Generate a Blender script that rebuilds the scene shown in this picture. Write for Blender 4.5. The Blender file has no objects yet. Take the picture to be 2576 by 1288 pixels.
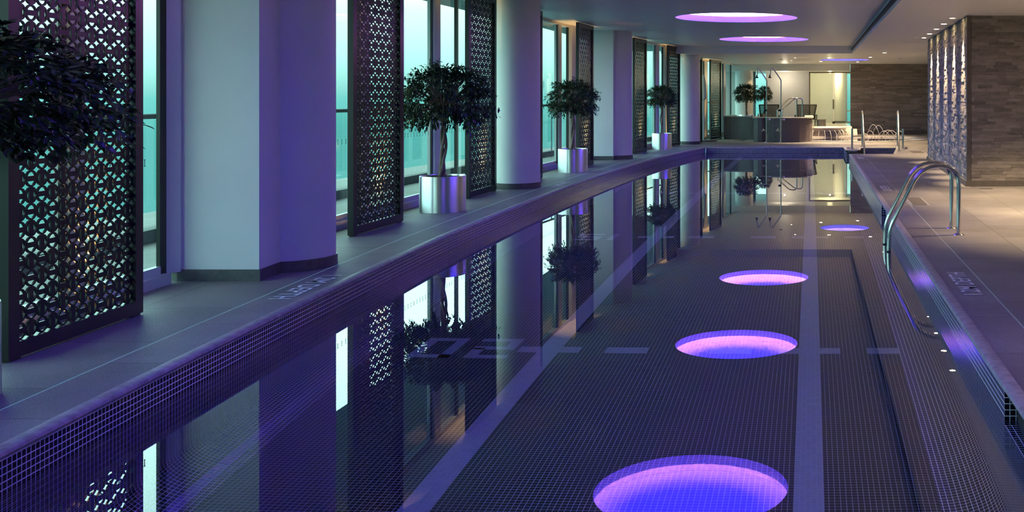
import bpy, math, random
from mathutils import Vector, Matrix
random.seed(7)
sc = bpy.context.scene
COL = sc.collection
PI = math.pi
ZD = 0.165           # deck level above the water (water is z = 0)
ZR, ZL = 2.95, 2.74  # raised and low ceiling

# ------------------------------------------------------------------ helpers
class MB:
    def __init__(s): s.v = []; s.f = []; s.uv = []; s.col = []; s.fm = []
    def add(s, vs, fs, uvs=None, c=None, mi=0):
        b = len(s.v); s.v.extend([tuple(p) for p in vs])
        for i, f in enumerate(fs):
            s.f.append(tuple(b + k for k in f))
            s.uv.append(uvs[i] if uvs else None); s.col.append(c); s.fm.append(mi)
    def box(s, x0, x1, y0, y1, z0, z1, c=None, mi=0):
        vs = [(x0,y0,z0),(x1,y0,z0),(x1,y1,z0),(x0,y1,z0),(x0,y0,z1),(x1,y0,z1),(x1,y1,z1),(x0,y1,z1)]
        s.add(vs, [(3,2,1,0),(4,5,6,7),(0,1,5,4),(1,2,6,5),(2,3,7,6),(3,0,4,7)], None, c, mi)
    def obox(s, p, q, t0, t1, z0, z1, c=None, mi=0):
        """box along the plan segment p-q; t0..t1 across it (left normal)"""
        d = Vector((q[0]-p[0], q[1]-p[1])); d.normalize(); n = Vector((-d.y, d.x))
        P = [Vector(p)+n*t0, Vector(q)+n*t0, Vector(q)+n*t1, Vector(p)+n*t1]
        vs = [(a.x,a.y,z0) for a in P]+[(a.x,a.y,z1) for a in P]
        s.add(vs, [(3,2,1,0),(4,5,6,7),(0,1,5,4),(1,2,6,5),(2,3,7,6),(3,0,4,7)], None, c, mi)
    def prism(s, poly, z0, z1, c=None, mi=0):
        n = len(poly)
        vs = [(p[0],p[1],z0) for p in poly]+[(p[0],p[1],z1) for p in poly]
        fs = [tuple(range(n-1,-1,-1)), tuple(range(n,2*n))]+[(i,(i+1)%n,n+(i+1)%n,n+i) for i in range(n)]
        s.add(vs, fs, None, c, mi)
    def lathe(s, prof, cx=0, cy=0, n=32, z=0, mi=0, a0=0, a1=2*PI):
        full = abs(a1-a0-2*PI) < 1e-6; m = n if full else n+1
        vs = []
        for r, h in prof:
            for i in range(m):
                a = a0+(a1-a0)*i/n
                vs.append((cx+r*math.cos(a), cy+r*math.sin(a), z+h))
        fs, uv = [], []; t = 0
        for j in range(len(prof)-1):
            dt = math.hypot(prof[j+1][0]-prof[j][0], prof[j+1][1]-prof[j][1]); R = max(prof[j][0], prof[j+1][0])
            for i in range(n):
                k = (i+1) % m
                fs.append((j*m+i, j*m+k, (j+1)*m+k, (j+1)*m+i))
                u0, u1 = R*(a1-a0)*i/n, R*(a1-a0)*(i+1)/n
                uv.append([(u0,t),(u1,t),(u1,t+dt),(u0,t+dt)])
            t += dt
        s.add(vs, fs, uv, None, mi)
    def cyl(s, cx, cy, r, z0, z1, n=32, r1=None, mi=0):
        r1 = r if r1 is None else r1
        s.lathe([(0.0005,0),(r,0),(r1,z1-z0),(0.0005,z1-z0)], cx, cy, n, z0, mi)
    def tube(s, path, r, n=10, cap=True, mi=0):
        P = [Vector(p) for p in path]; m = len(P)
        rs = r if isinstance(r, (list, tuple)) else [r]*m
        T = [(P[min(i+1,m-1)]-P[max(i-1,0)]).normalized() for i in range(m)]
        up = Vector((0,0,1)) if abs(T[0].z) < .9 else Vector((0,1,0))
        N = (up - T[0]*up.dot(T[0])).normalized(); vs = []
        for i in range(m):
            N = (N - T[i]*N.dot(T[i])).normalized(); B = T[i].cross(N)
            for k in range(n):
                a = 2*PI*k/n; vs.append(P[i]+(N*math.cos(a)+B*math.sin(a))*rs[i])
        fs = [(i*n+k, i*n+(k+1)%n, (i+1)*n+(k+1)%n, (i+1)*n+k) for i in range(m-1) for k in range(n)]
        if cap: fs += [tuple(range(n-1,-1,-1)), tuple((m-1)*n+k for k in range(n))]
        s.add(vs, fs, None, None, mi)
    def build(s, name, mat, parent=None, smooth=False, bevel=0, local=False, link=True):
        me = bpy.data.meshes.new(name)
        off = Vector((0,0,0))
        if parent is not None and not local:
            off = Vector(parent.location); pp = parent.parent
            while pp is not None: off += Vector(pp.location); pp = pp.parent
        me.from_pydata([(v[0]-off.x, v[1]-off.y, v[2]-off.z) for v in s.v], [], s.f)
        if any(u is not None for u in s.uv):
            ul = me.uv_layers.new(name='UVMap'); k = 0
            for i, f in enumerate(s.f):
                for j in range(len(f)):
                    ul.data[k].uv = s.uv[i][j] if s.uv[i] else (0,0); k += 1
        if any(c is not None for c in s.col):
            at = me.attributes.new('shade', 'FLOAT', 'FACE')
            at.data.foreach_set('value', [c if c is not None else .5 for c in s.col])
        if smooth:
            me.polygons.foreach_set('use_smooth', [True]*len(s.f))
            try: me.set_sharp_from_angle(angle=math.radians(40))
            except Exception: pass
        me.polygons.foreach_set('material_index', s.fm)
        for m in (mat if isinstance(mat, list) else [mat]): me.materials.append(m)
        me.update()
        o = bpy.data.objects.new(name, me); COL.objects.link(o)
        if parent is not None: o.parent = parent
        if bevel:
            b = o.modifiers.new('bevel', 'BEVEL'); b.width = bevel; b.segments = 2; b.limit_method = 'ANGLE'; b.angle_limit = math.radians(50)
        return o

def tag(o, label=None, cat=None, group=None, kind=None):
    if label: o['label'] = label
    if cat: o['category'] = cat
    if group: o['group'] = group
    if kind: o['kind'] = kind
    return o
def empty(name, loc, label, cat, group=None, rz=0):
    o = bpy.data.objects.new(name, None); COL.objects.link(o)
    o.location = loc; o.rotation_euler = (0,0,rz); o.empty_display_size = .1
    return tag(o, label, cat, group)
def children(o): return list(o.children)
def copy_tree(o, parent=None):
    c = o.copy(); COL.objects.link(c); c.parent = parent
    for ch in children(o): copy_tree(ch, c)
    return c
def struct(mb, name, mat, **k):
    o = mb.build(name, mat, **k)
    if k.get('parent') is None: o['kind'] = 'structure'
    return o
def arc_path(pts, rad, n=6):
    """polyline with rounded corners"""
    P = [Vector(p) for p in pts]; out = [P[0]]
    for i in range(1, len(P)-1):
        a, b, c = P[i-1], P[i], P[i+1]
        r = rad[i-1] if isinstance(rad, (list, tuple)) else rad
        d1 = (a-b).normalized(); d2 = (c-b).normalized()
        L = min(r, (a-b).length*.5, (c-b).length*.5)
        p0, p1 = b+d1*L, b+d2*L
        for k in range(n+1):
            t = k/n; out.append(p0*(1-t)**2 + b*2*t*(1-t) + p1*t*t)
    out.append(P[-1]); return out

# ------------------------------------------------------------------ materials
def newmat(name):
    m = bpy.data.materials.new(name); m.use_nodes = True; nt = m.node_tree; nt.nodes.clear()
    out = nt.nodes.new('ShaderNodeOutputMaterial'); return m, nt, out
def pmat(name, col, rough=.5, metal=0, spec=.5, noise=0, nscale=8, bump=0, bscale=60, coat=0, aniso=0, trans=0, alpha=1, sub=None):
    m, nt, out = newmat(name)
    b = nt.nodes.new('ShaderNodeBsdfPrincipled'); nt.links.new(b.outputs[0], out.inputs[0])
    b.inputs['Base Color'].default_value = (*col, 1); b.inputs['Roughness'].default_value = rough
    b.inputs['Metallic'].default_value = metal; b.inputs['Specular IOR Level'].default_value = spec
    b.inputs['Coat Weight'].default_value = coat; b.inputs['Anisotropic'].default_value = aniso
    b.inputs['Transmission Weight'].default_value = trans; b.inputs['Alpha'].default_value = alpha
    if noise or bump:
        tc = nt.nodes.new('ShaderNodeTexCoord')
        if noise:
            n = nt.nodes.new('ShaderNodeTexNoise'); n.inputs['Scale'].default_value = nscale; n.inputs['Detail'].default_value = 5
            nt.links.new(tc.outputs['Object'], n.inputs['Vector'])
            mr = nt.nodes.new('ShaderNodeMapRange'); mr.inputs[1].default_value = .3; mr.inputs[2].default_value = .7
            mr.inputs[3].default_value = 1-noise; mr.inputs[4].default_value = 1+noise
            nt.links.new(n.outputs['Fac'], mr.inputs[0])
            vm = nt.nodes.new('ShaderNodeVectorMath'); vm.operation = 'SCALE'; vm.inputs[0].default_value = col
            nt.links.new(mr.outputs[0], vm.inputs['Scale']); nt.links.new(vm.outputs[0], b.inputs['Base Color'])
        if bump:
            n2 = nt.nodes.new('ShaderNodeTexNoise'); n2.inputs['Scale'].default_value = bscale; n2.inputs['Detail'].default_value = 4
            nt.links.new(tc.outputs['Object'], n2.inputs['Vector'])
            bp = nt.nodes.new('ShaderNodeBump'); bp.inputs['Strength'].default_value = bump; bp.inputs['Distance'].default_value = .01
            nt.links.new(n2.outputs['Fac'], bp.inputs['Height']); nt.links.new(bp.outputs[0], b.inputs['Normal'])
    return m
def emat(name, col, s):
    m, nt, out = newmat(name); e = nt.nodes.new('ShaderNodeEmission')
    e.inputs[0].default_value = (*col, 1); e.inputs[1].default_value = s; nt.links.new(e.outputs[0], out.inputs[0]); return m
def glassmat(name, tint=(1,1,1), f=1.0, ior=1.45, body=0):
    """thin architectural glass: what is behind shows through, the rest mirrors by Fresnel"""
    m, nt, out = newmat(name)
    t = nt.nodes.new('ShaderNodeBsdfTransparent'); t.inputs[0].default_value = (*tint, 1)
    g = nt.nodes.new('ShaderNodeBsdfGlossy'); g.inputs['Roughness'].default_value = 0; g.inputs[0].default_value = (f, f, f, 1)
    fr = nt.nodes.new('ShaderNodeFresnel'); fr.inputs[0].default_value = ior
    # use the geometric facing so both sides of the pane behave alike
    mx = nt.nodes.new('ShaderNodeMixShader')
    lw = nt.nodes.new('ShaderNodeLayerWeight'); lw.inputs[0].default_value = .35
    pw = nt.nodes.new('ShaderNodeMath'); pw.operation = 'POWER'; pw.inputs[1].default_value = 3.0
    ad = nt.nodes.new('ShaderNodeMath'); ad.operation = 'MULTIPLY_ADD'; ad.inputs[1].default_value = .55; ad.inputs[2].default_value = .05
    nt.links.new(lw.outputs['Facing'], pw.inputs[0]); nt.links.new(pw.outputs[0], ad.inputs[0])
    nt.links.new(ad.outputs[0], mx.inputs[0]); nt.links.new(t.outputs[0], mx.inputs[1]); nt.links.new(g.outputs[0], mx.inputs[2])
    last = mx
    if body:
        d = nt.nodes.new('ShaderNodeBsdfDiffuse'); d.inputs[0].default_value = (.75,.8,.78,1)
        m2 = nt.nodes.new('ShaderNodeMixShader'); m2.inputs[0].default_value = body
        nt.links.new(mx.outputs[0], m2.inputs[1]); nt.links.new(d.outputs[0], m2.inputs[2]); last = m2
    nt.links.new(last.outputs[0], out.inputs[0]); return m
def mosaic(name, tile, grout, pitch=.0285, gw=.11, rough=.18, var=.35, spec=.5):
    """small square mosaic tiles laid by the UV map (metres)"""
    m, nt, out = newmat(name); L = nt.links.new; N = nt.nodes.new
    b = N('ShaderNodeBsdfPrincipled'); L(b.outputs[0], out.inputs[0]); b.inputs['Specular IOR Level'].default_value = spec
    uv = N('ShaderNodeUVMap'); sc_ = N('ShaderNodeVectorMath'); sc_.operation = 'SCALE'; sc_.inputs['Scale'].default_value = 1/pitch
    L(uv.outputs[0], sc_.inputs[0])
    fr = N('ShaderNodeVectorMath'); fr.operation = 'FRACTION'; L(sc_.outputs[0], fr.inputs[0])
    sp = N('ShaderNodeSeparateXYZ'); L(fr.outputs[0], sp.inputs[0])
    gt = []
    for k in (0, 1):
        a = N('ShaderNodeMath'); a.operation = 'LESS_THAN'; a.inputs[1].default_value = gw; L(sp.outputs[k], a.inputs[0]); gt.append(a)
    mxm = N('ShaderNodeMath'); mxm.operation = 'MAXIMUM'; L(gt[0].outputs[0], mxm.inputs[0]); L(gt[1].outputs[0], mxm.inputs[1])
    fl = N('ShaderNodeVectorMath'); fl.operation = 'FLOOR'; L(sc_.outputs[0], fl.inputs[0])
    wn = N('ShaderNodeTexWhiteNoise'); wn.noise_dimensions = '3D'; L(fl.outputs[0], wn.inputs['Vector'])
    mr = N('ShaderNodeMapRange'); mr.inputs[3].default_value = 1-var; mr.inputs[4].default_value = 1+var; L(wn.outputs['Value'], mr.inputs[0])
    vm = N('ShaderNodeVectorMath'); vm.operation = 'SCALE'; vm.inputs[0].default_value = tile; L(mr.outputs[0], vm.inputs['Scale'])
    mix = N('ShaderNodeMix'); mix.data_type = 'RGBA'; L(mxm.outputs[0], mix.inputs[0]); L(vm.outputs[0], mix.inputs[6]); mix.inputs[7].default_value = (*grout, 1)
    L(mix.outputs[2], b.inputs['Base Color'])
    rr = N('ShaderNodeMapRange'); rr.inputs[3].default_value = rough; rr.inputs[4].default_value = .8; L(mxm.outputs[0], rr.inputs[0]); L(rr.outputs[0], b.inputs['Roughness'])
    return m
def paver(name, col, bw=.9, bh=.6, joint=.004, warm=0):
    m, nt, out = newmat(name); L = nt.links.new; N = nt.nodes.new
    b = N('ShaderNodeBsdfPrincipled'); L(b.outputs[0], out.inputs[0]); b.inputs['Roughness'].default_value = .55
    b.inputs['Specular IOR Level'].default_value = .35
    uv = N('ShaderNodeUVMap'); br = N('ShaderNodeTexBrick'); L(uv.outputs[0], br.inputs['Vector'])
    br.inputs['Scale'].default_value = 1; br.inputs['Brick Width'].default_value = bw; br.inputs['Row Height'].default_value = bh
    br.inputs['Mortar Size'].default_value = joint; br.inputs['Mortar Smooth'].default_value = .1
    br.inputs['Color1'].default_value = (*[c*.82 for c in col], 1); br.inputs['Color2'].default_value = (*[c*1.12 for c in col], 1)
    br.inputs['Mortar'].default_value = (*[c*.42 for c in col], 1)
    tc = N('ShaderNodeTexCoord')
    n = N('ShaderNodeTexNoise'); n.inputs['Scale'].default_value = 130; n.inputs['Detail'].default_value = 3; L(tc.outputs['Object'], n.inputs['Vector'])
    n2 = N('ShaderNodeTexNoise'); n2.inputs['Scale'].default_value = 1.6; n2.inputs['Detail'].default_value = 5; L(tc.outputs['Object'], n2.inputs['Vector'])
    m1 = N('ShaderNodeMapRange'); m1.inputs[1].default_value = .25; m1.inputs[2].default_value = .75; m1.inputs[3].default_value = .72; m1.inputs[4].default_value = 1.28; L(n.outputs['Fac'], m1.inputs[0])
    m2 = N('ShaderNodeMapRange'); m2.inputs[1].default_value = .3; m2.inputs[2].default_value = .7; m2.inputs[3].default_value = .8; m2.inputs[4].default_value = 1.18; L(n2.outputs['Fac'], m2.inputs[0])
    mm = N('ShaderNodeMath'); mm.operation = 'MULTIPLY'; L(m1.outputs[0], mm.inputs[0]); L(m2.outputs[0], mm.inputs[1])
    vm = N('ShaderNodeVectorMath'); vm.operation = 'SCALE'; L(br.outputs['Color'], vm.inputs[0]); L(mm.outputs[0], vm.inputs['Scale'])
    L(vm.outputs[0], b.inputs['Base Color'])
    bp = N('ShaderNodeBump'); bp.inputs['Strength'].default_value = .35; bp.inputs['Distance'].default_value = .004; L(n.outputs['Fac'], bp.inputs['Height']); L(bp.outputs[0], b.inputs['Normal'])
    return m
def stonemat(name, dark, light):
    m, nt, out = newmat(name); L = nt.links.new; N = nt.nodes.new
    b = N('ShaderNodeBsdfPrincipled'); L(b.outputs[0], out.inputs[0]); b.inputs['Roughness'].default_value = .8; b.inputs['Specular IOR Level'].default_value = .2
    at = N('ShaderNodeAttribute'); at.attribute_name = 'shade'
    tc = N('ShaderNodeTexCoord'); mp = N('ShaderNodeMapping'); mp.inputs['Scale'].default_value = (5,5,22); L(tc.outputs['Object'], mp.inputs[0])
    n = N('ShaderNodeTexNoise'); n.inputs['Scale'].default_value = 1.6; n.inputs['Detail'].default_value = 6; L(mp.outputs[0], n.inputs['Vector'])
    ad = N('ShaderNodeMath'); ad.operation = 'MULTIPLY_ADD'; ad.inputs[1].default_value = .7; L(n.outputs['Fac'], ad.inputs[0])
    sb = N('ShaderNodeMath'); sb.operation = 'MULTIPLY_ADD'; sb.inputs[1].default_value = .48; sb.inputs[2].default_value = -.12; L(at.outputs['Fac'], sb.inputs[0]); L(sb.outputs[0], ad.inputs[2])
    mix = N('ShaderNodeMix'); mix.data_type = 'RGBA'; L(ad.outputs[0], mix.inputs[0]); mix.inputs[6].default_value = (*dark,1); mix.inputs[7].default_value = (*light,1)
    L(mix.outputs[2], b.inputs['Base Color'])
    n3 = N('ShaderNodeTexNoise'); n3.inputs['Scale'].default_value = 45; n3.inputs['Detail'].default_value = 6; L(tc.outputs['Object'], n3.inputs['Vector'])
    bp = N('ShaderNodeBump'); bp.inputs['Strength'].default_value = .8; bp.inputs['Distance'].default_value = .012; L(n3.outputs['Fac'], bp.inputs['Height']); L(bp.outputs[0], b.inputs['Normal'])
    return m

M = {}
M['white'] = pmat('white_paint', (.72,.72,.72), .5, noise=.03, nscale=3)
M['ceil'] = pmat('ceiling_paint', (.88,.87,.87), .42, spec=.35)
M['skirt'] = pmat('dark_stone_skirting', (.085,.085,.09), .4, noise=.25, nscale=30)
M['alu'] = pmat('white_aluminium', (.6,.62,.65), .35, metal=.1)
M['sill'] = pmat('grey_sill', (.42,.43,.45), .4)
M['black'] = pmat('black_frame', (.012,.012,.014), .35)
M['lattice'] = pmat('black_lattice', (.010,.009,.011), .35, spec=.35)
M['glass'] = glassmat('window_glass')
M['bglass'] = glassmat('balcony_glass', (.82,.95,.92))
M['dglass'] = glassmat('door_glass', (.72,.85,.8), body=.12)
M['balc'] = pmat('balcony_concrete', (.07,.12,.105), .7, noise=.1, nscale=4)
M['kerb'] = pmat('balcony_kerb', (.09,.13,.12), .7)
M['soffit'] = pmat('balcony_soffit', (.3,.33,.32), .7)
M['steel'] = pmat('polished_steel', (.62,.62,.62), .16, metal=1)
M['bsteel'] = pmat('brushed_steel', (.72,.72,.74), .3, metal=1, aniso=.75)
M['chrome'] = pmat('chrome', (.8,.8,.8), .07, metal=1)
_m = M['bsteel']; _nt = _m.node_tree; _b = [n for n in _nt.nodes if n.type == 'BSDF_PRINCIPLED'][0]
_b.inputs['Roughness'].default_value = .34; _b.inputs['Anisotropic'].default_value = .92; _b.inputs['Anisotropic Rotation'].default_value = .25
_t = _nt.nodes.new('ShaderNodeTangent'); _t.direction_type = 'RADIAL'; _t.axis = 'Z'; _nt.links.new(_t.outputs[0], _b.inputs['Tangent'])
M['soil'] = pmat('potting_soil', (.025,.018,.012), .95, bump=1, bscale=40, noise=.5, nscale=60)
M['bark'] = pmat('ficus_bark', (.20,.14,.11), .8, noise=.3, nscale=30, bump=.6, bscale=50)
M['leaf'] = pmat('ficus_leaf', (.030,.052,.022), .38, noise=.55, nscale=9, spec=.5)
M['deck'] = paver('granite_paver', (.20,.19,.18))
M['nose'] = pmat('coping_stone', (.30,.285,.26), .45, noise=.3, nscale=20, bump=.2, bscale=90)
M['joint'] = pmat('light_joint', (.42,.40,.37), .5)
M['jointd'] = pmat('dark_joint', (.03,.03,.03), .8)
M['tile'] = mosaic('pool_mosaic_wall', (.008,.008,.012), (.80,.78,.82), gw=.14, spec=.4)
M['tilef'] = mosaic('pool_mosaic_floor', (.014,.012,.015), (.46,.46,.50), gw=.115, spec=.2, var=.25)
M['tilep'] = mosaic('pale_mosaic', (.40,.41,.43), (.45,.46,.48), var=.08)
M['tilet'] = mosaic('tub_mosaic', (.035,.026,.03), (.30,.265,.27), gw=.2, pitch=.032)
M['tilet2'] = mosaic('fountain_mosaic', (.10,.09,.07), (.5,.47,.4), gw=.2, pitch=.045)
M['spaf'] = mosaic('wading_mosaic', (.30,.27,.20), (.5,.46,.38), pitch=.03)
M['rim'] = pmat('pale_rim_stone', (.62,.58,.5), .35)
M['ledge'] = pmat('ledge_stone', (.33,.31,.28), .4, noise=.15, nscale=20)
M['stoneA'] = stonemat('split_stone_lit', (.13,.12,.125), (.50,.48,.47))  # paler stone copy for the downlit block side; the wash is put into its colour
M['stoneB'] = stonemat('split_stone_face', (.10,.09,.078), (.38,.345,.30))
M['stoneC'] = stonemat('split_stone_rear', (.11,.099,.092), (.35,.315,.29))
M['plinth'] = pmat('stone_plinth', (.10,.088,.075), .5, noise=.15, nscale=15)
M['grille'] = pmat('dark_grille', (.03,.025,.035), .4)
M['mesh'] = pmat('black_sling', (.012,.012,.012), .7, alpha=.82)
M['mark'] = pmat('white_marking', (.85,.82,.84), .5)
M['sticker'] = pmat('frosted_vinyl', (.10,.30,.28), .5)
M['plast'] = pmat('dark_plastic', (.02,.02,.02), .4)
M['canvas'] = pmat('parasol_canvas', (.55,.55,.52), .8)
M['water_jet'] = pmat('water_jet', (1,.95,.85), .05, trans=.35, spec=.8)
M['led'] = emat('pink_led_strip', (1.0,.33,.74), 190)
for _k, _c, _s in (('blue_disc', (.035,.025,1.0), 4.9), ('blue2', (.12,.10,1.0), 2.4)):  # cove domes: the blue wash of the LEDs is put in as emission
    _m, _nt, _o = newmat('emissive_cove_dome'); _e = _nt.nodes.new('ShaderNodeEmission'); _e.inputs[0].default_value = (*_c,1); _e.inputs[1].default_value = _s
    _d = _nt.nodes.new('ShaderNodeBsdfDiffuse'); _d.inputs[0].default_value = (.13,.13,.13,1); _a = _nt.nodes.new('ShaderNodeAddShader')
    _nt.links.new(_e.outputs[0], _a.inputs[0]); _nt.links.new(_d.outputs[0], _a.inputs[1]); _nt.links.new(_a.outputs[0], _o.inputs[0]); M[_k] = _m
M['led2'] = emat('violet_led_strip', (.70,.38,1.0), 10)
M['warm'] = emat('warm_lamp_face', (1,.72,.35), 60)
M['amber'] = emat('amber_lamp_face', (1,.6,.2), 30)
# water
m, nt, out = newmat('pool_water')
b = nt.nodes.new('ShaderNodeBsdfPrincipled'); b.inputs['Transmission Weight'].default_value = 1; b.inputs['Roughness'].default_value = 0
b.inputs['IOR'].default_value = 1.333; b.inputs['Base Color'].default_value = (.95,.97,1,1); nt.links.new(b.outputs[0], out.inputs[0]); M['water'] = m

# ------------------------------------------------------------------ pool edge curve
EP = [(-3,-2.12),(0,-2.62),(2,-2.88),(3.97,-3.113),(5.3,-3.25),(7.87,-3.455),(10,-3.59),(12.2,-3.665),(14,-3.695),(17,-3.70),(19,-3.665),(21.4,-3.58),(23.5,-3.44),(25.5,-3.24),(28,-2.90),(29.85,-2.78),(33.3,-2.27),(37,-1.73),(41,-1.1),(43,-.8)]
def E(y):
    P = EP
    if y <= P[0][0]: return P[0][1]
    for i in range(len(P)-1):
        if P[i][0] <= y <= P[i+1][0]:
            p0 = P[max(i-1,0)]; p1 = P[i]; p2 = P[i+1]; p3 = P[min(i+2,len(P)-1)]
            h = p2[0]-p1[0]; t = (y-p1[0])/h
            m1 = (p2[1]-p0[1])/(p2[0]-p0[0]) if p2[0] != p0[0] else 0
            m2 = (p3[1]-p1[1])/(p3[0]-p1[0]) if p3[0] != p1[0] else 0
            return (2*t**3-3*t*t+1)*p1[1]+(t**3-2*t*t+t)*h*m1+(-2*t**3+3*t*t)*p2[1]+(t**3-t*t)*h*m2
    return P[-1][1]
def yr(a, b, step=.5):
    n = max(1, int(math.ceil((b-a)/step))); return [a+(b-a)*i/n for i in range(n+1)]
Y0, Y1 = 2.5, 28.0     # near and far end of the pool
XR = 0.90              # tiled face of the straight right wall
G = 1.17               # glazing sits this far outside the pool edge
S = {}
sdist = 0; prev = None
def slen(y):
    return y  # curve is nearly straight along y

# ------------------------------------------------------------------ deck
mb = MB()
def quad(mb, a, b, c, d, z, uvo=(0,0), left=False):
    pts = [a,b,c,d]
    if left: uvs = [[(p[1]+.2, (E(p[1])-.30-p[0])) for p in pts]]
    else: uvs = [[(p[1], p[0]-1.235) for p in pts]]
    mb.add([(p[0],p[1],z) for p in pts], [(0,1,2,3)], uvs)
ys = yr(-3, 28.0)
for i in range(len(ys)-1):
    a, b_ = ys[i], ys[i+1]
    for o0, o1 in ((-4.05,-.306),(-.294,-.0)):
        quad(mb, (E(a)+o0,a),(E(a)+o1,a),(E(b_)+o1,b_),(E(b_)+o0,b_), ZD, left=True)
ys = yr(28.0, 43)
for i in range(len(ys)-1):
    a, b_ = ys[i], ys[i+1]
    quad(mb, (E(a)-3.95,a),(-2.6,a),(-2.6,b_),(E(b_)-3.95,b_), ZD)
# near end, right deck
quad(mb, (E(-3),-3),(1.23,-3),(1.23,Y0),(E(Y0),Y0), ZD)
quad(mb, (.96,Y0),(1.23,Y0),(1.23,24.4),(.96,24.4), ZD)
quad(mb, (1.24,-3),(6,-3),(6,24.4),(1.24,24.4), ZD)
mb.add([(2.0,24.4,ZD),(6,24.4,ZD),(6,27.65,ZD),(2.35,27.65,ZD)], [(0,1,2,3)], [[(24.4,1),(24.4,5),(27.65,5),(27.65,1.3)]])
mb.add([(.94,26.16,ZD),(1.17,26.16,ZD),(1.28,27.65,ZD),(1.28,28,ZD),(.94,28,ZD)], [(0,1,2,3,4)], [[(26,.9),(26,1.17),(27.6,1.28),(28,1.28),(28,.9)]])
quad(mb, (1.28,27.65),(6,27.65),(6,28),(1.28,28), ZD)
# far deck round the circular wading pool: centre (1.5,33.5) radius 2.2
CX, CY, CR = 1.5, 33.5, 2.2
SQ = 2.32
quad(mb, (-2.6,28),(6,28),(6,CY-SQ),(-2.6,CY-SQ), ZD)
quad(mb, (-2.6,CY-SQ),(CX-SQ,CY-SQ),(CX-SQ,CY+SQ),(-2.6,CY+SQ), ZD)
quad(mb, (CX+SQ,CY-SQ),(6,CY-SQ),(6,CY+SQ),(CX+SQ,CY+SQ), ZD)
quad(mb, (-2.6,CY+SQ),(6,CY+SQ),(6,43),(-2.6,43), ZD)
def hole_patch(mb, cx, cy, r, h, z, n=64, uv=True, flip=False):
    ring, sq = [], []
    for i in range(n):
        a = 2*PI*(i+.5)/n; c, s_ = math.cos(a), math.sin(a); k = h/max(abs(c),abs(s_))
        ring.append((cx+r*c, cy+r*s_)); sq.append((cx+k*c, cy+k*s_))
    for i in range(n):
        j = (i+1) % n; q = [ring[i], sq[i], sq[j], ring[j]]
        # corner gap fill
        if abs(sq[i][0]-sq[j][0]) > 1e-6 and abs(sq[i][1]-sq[j][1]) > 1e-6:
            cxn = cx+math.copysign(h, sq[i][0]-cx) if abs(abs(sq[i][0]-cx)-h) < 1e-6 else cx+math.copysign(h, sq[j][0]-cx)
            cyn = cy+math.copysign(h, sq[i][1]-cy) if abs(abs(sq[i][1]-cy)-h) < 1e-6 else cy+math.copysign(h, sq[j][1]-cy)
            q = [ring[i], sq[i], (cxn,cyn), sq[j], ring[j]]
        if flip: q = q[::-1]
        mb.add([(p[0],p[1],z) for p in q], [tuple(range(len(q)))], [[(p[1],p[0]-1.235) for p in q]])
hole_patch(mb, CX, CY, CR, SQ, ZD)
struct(mb, 'floor', M['deck'])
# pale joint line between the first and second row of pavers (flush)
mb = MB()
ys = yr(-3, 28)
for i in range(len(ys)-1):
    a, b_ = ys[i], ys[i+1]
    mb.add([(E(a)-.306,a,ZD-.001),(E(a)-.294,a,ZD-.001),(E(b_)-.294,b_,ZD-.001),(E(b_)-.306,b_,ZD-.001)], [(0,1,2,3)])
mb.add([(1.23,-3,ZD-.001),(1.24,-3,ZD-.001),(1.24,24.4,ZD-.001),(1.23,24.4,ZD-.001)], [(0,1,2,3)])
struct(mb, 'trim_1', M['joint'])
# coping nosing: left curve, right, ends (rounded, overhanging the tile a little)
NP = [(-.004,.0),(-.004,.004),(.006,.006),(.05,.006),(.064,.0),(.068,-.012),(.062,-.026),(.045,-.032),(-.01,-.032)]
def nosing(mb, path, inward):
    """path: plan points of the deck edge, inward(i): unit plan vector to the water"""
    n = len(NP); vs = []
    for i, p in enumerate(path):
        d = inward[i]
        for o, h in NP: vs.append((p[0]+d[0]*o, p[1]+d[1]*o, ZD+h))
    fs = [(i*n+k, (i+1)*n+k, (i+1)*n+k+1, i*n+k+1) for i in range(len(path)-1) for k in range(n-1)]
    mb.add(vs, fs)
mb = MB()
ys = yr(Y0-.06, Y1+.0, .4)
nosing(mb, [(E(y),y) for y in ys], [(1,0)]*len(ys))
nosing(mb, [(XR+.06,Y0-.06),(XR+.06,24.4)], [(-1,0)]*2)
nosing(mb, [(E(Y1),Y1+.0),(XR+.04,Y1+.0)], [(0,-1)]*2)
nosing(mb, [(E(Y0),Y0-.06),(XR+.06,Y0-.06)], [(0,1)]*2)
nosing(mb, [(.95,24.4),(2.0,24.4)], [(0,1)]*2)
nosing(mb, [(.95,26.16),(1.17,26.16)], [(0,-1)]*2)
nosing(mb, [(.94,28.0),(.94,26.16)], [(-1,0)]*2)
nosing(mb, [(1.28,27.68),(2.35,27.68)], [(0,-1)]*2)
nosing(mb, [(2.0,24.4),(2.35,27.65)], [(-1,.1)]*2)
nosing(mb, [(1.17,26.16),(1.28,27.65)], [(1,-.07)]*2)
struct(mb, 'trim_2', M['nose'], smooth=True)
# thin dark joint at the back of the nosing
mb = MB()
ys = yr(Y0-.06, Y1, .5)
for i in range(len(ys)-1):
    a, b_ = ys[i], ys[i+1]
    mb.add([(E(a)-.006,a,ZD+.0015),(E(a),a,ZD+.0015),(E(b_),b_,ZD+.0015),(E(b_)-.006,b_,ZD+.0015)], [(0,1,2,3)])
mb.add([(.96,Y0,ZD+.0015),(.966,Y0,ZD+.0015),(.966,24.4,ZD+.0015),(.96,24.4,ZD+.0015)], [(0,1,2,3)])
struct(mb, 'trim_3', M['jointd'])

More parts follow.
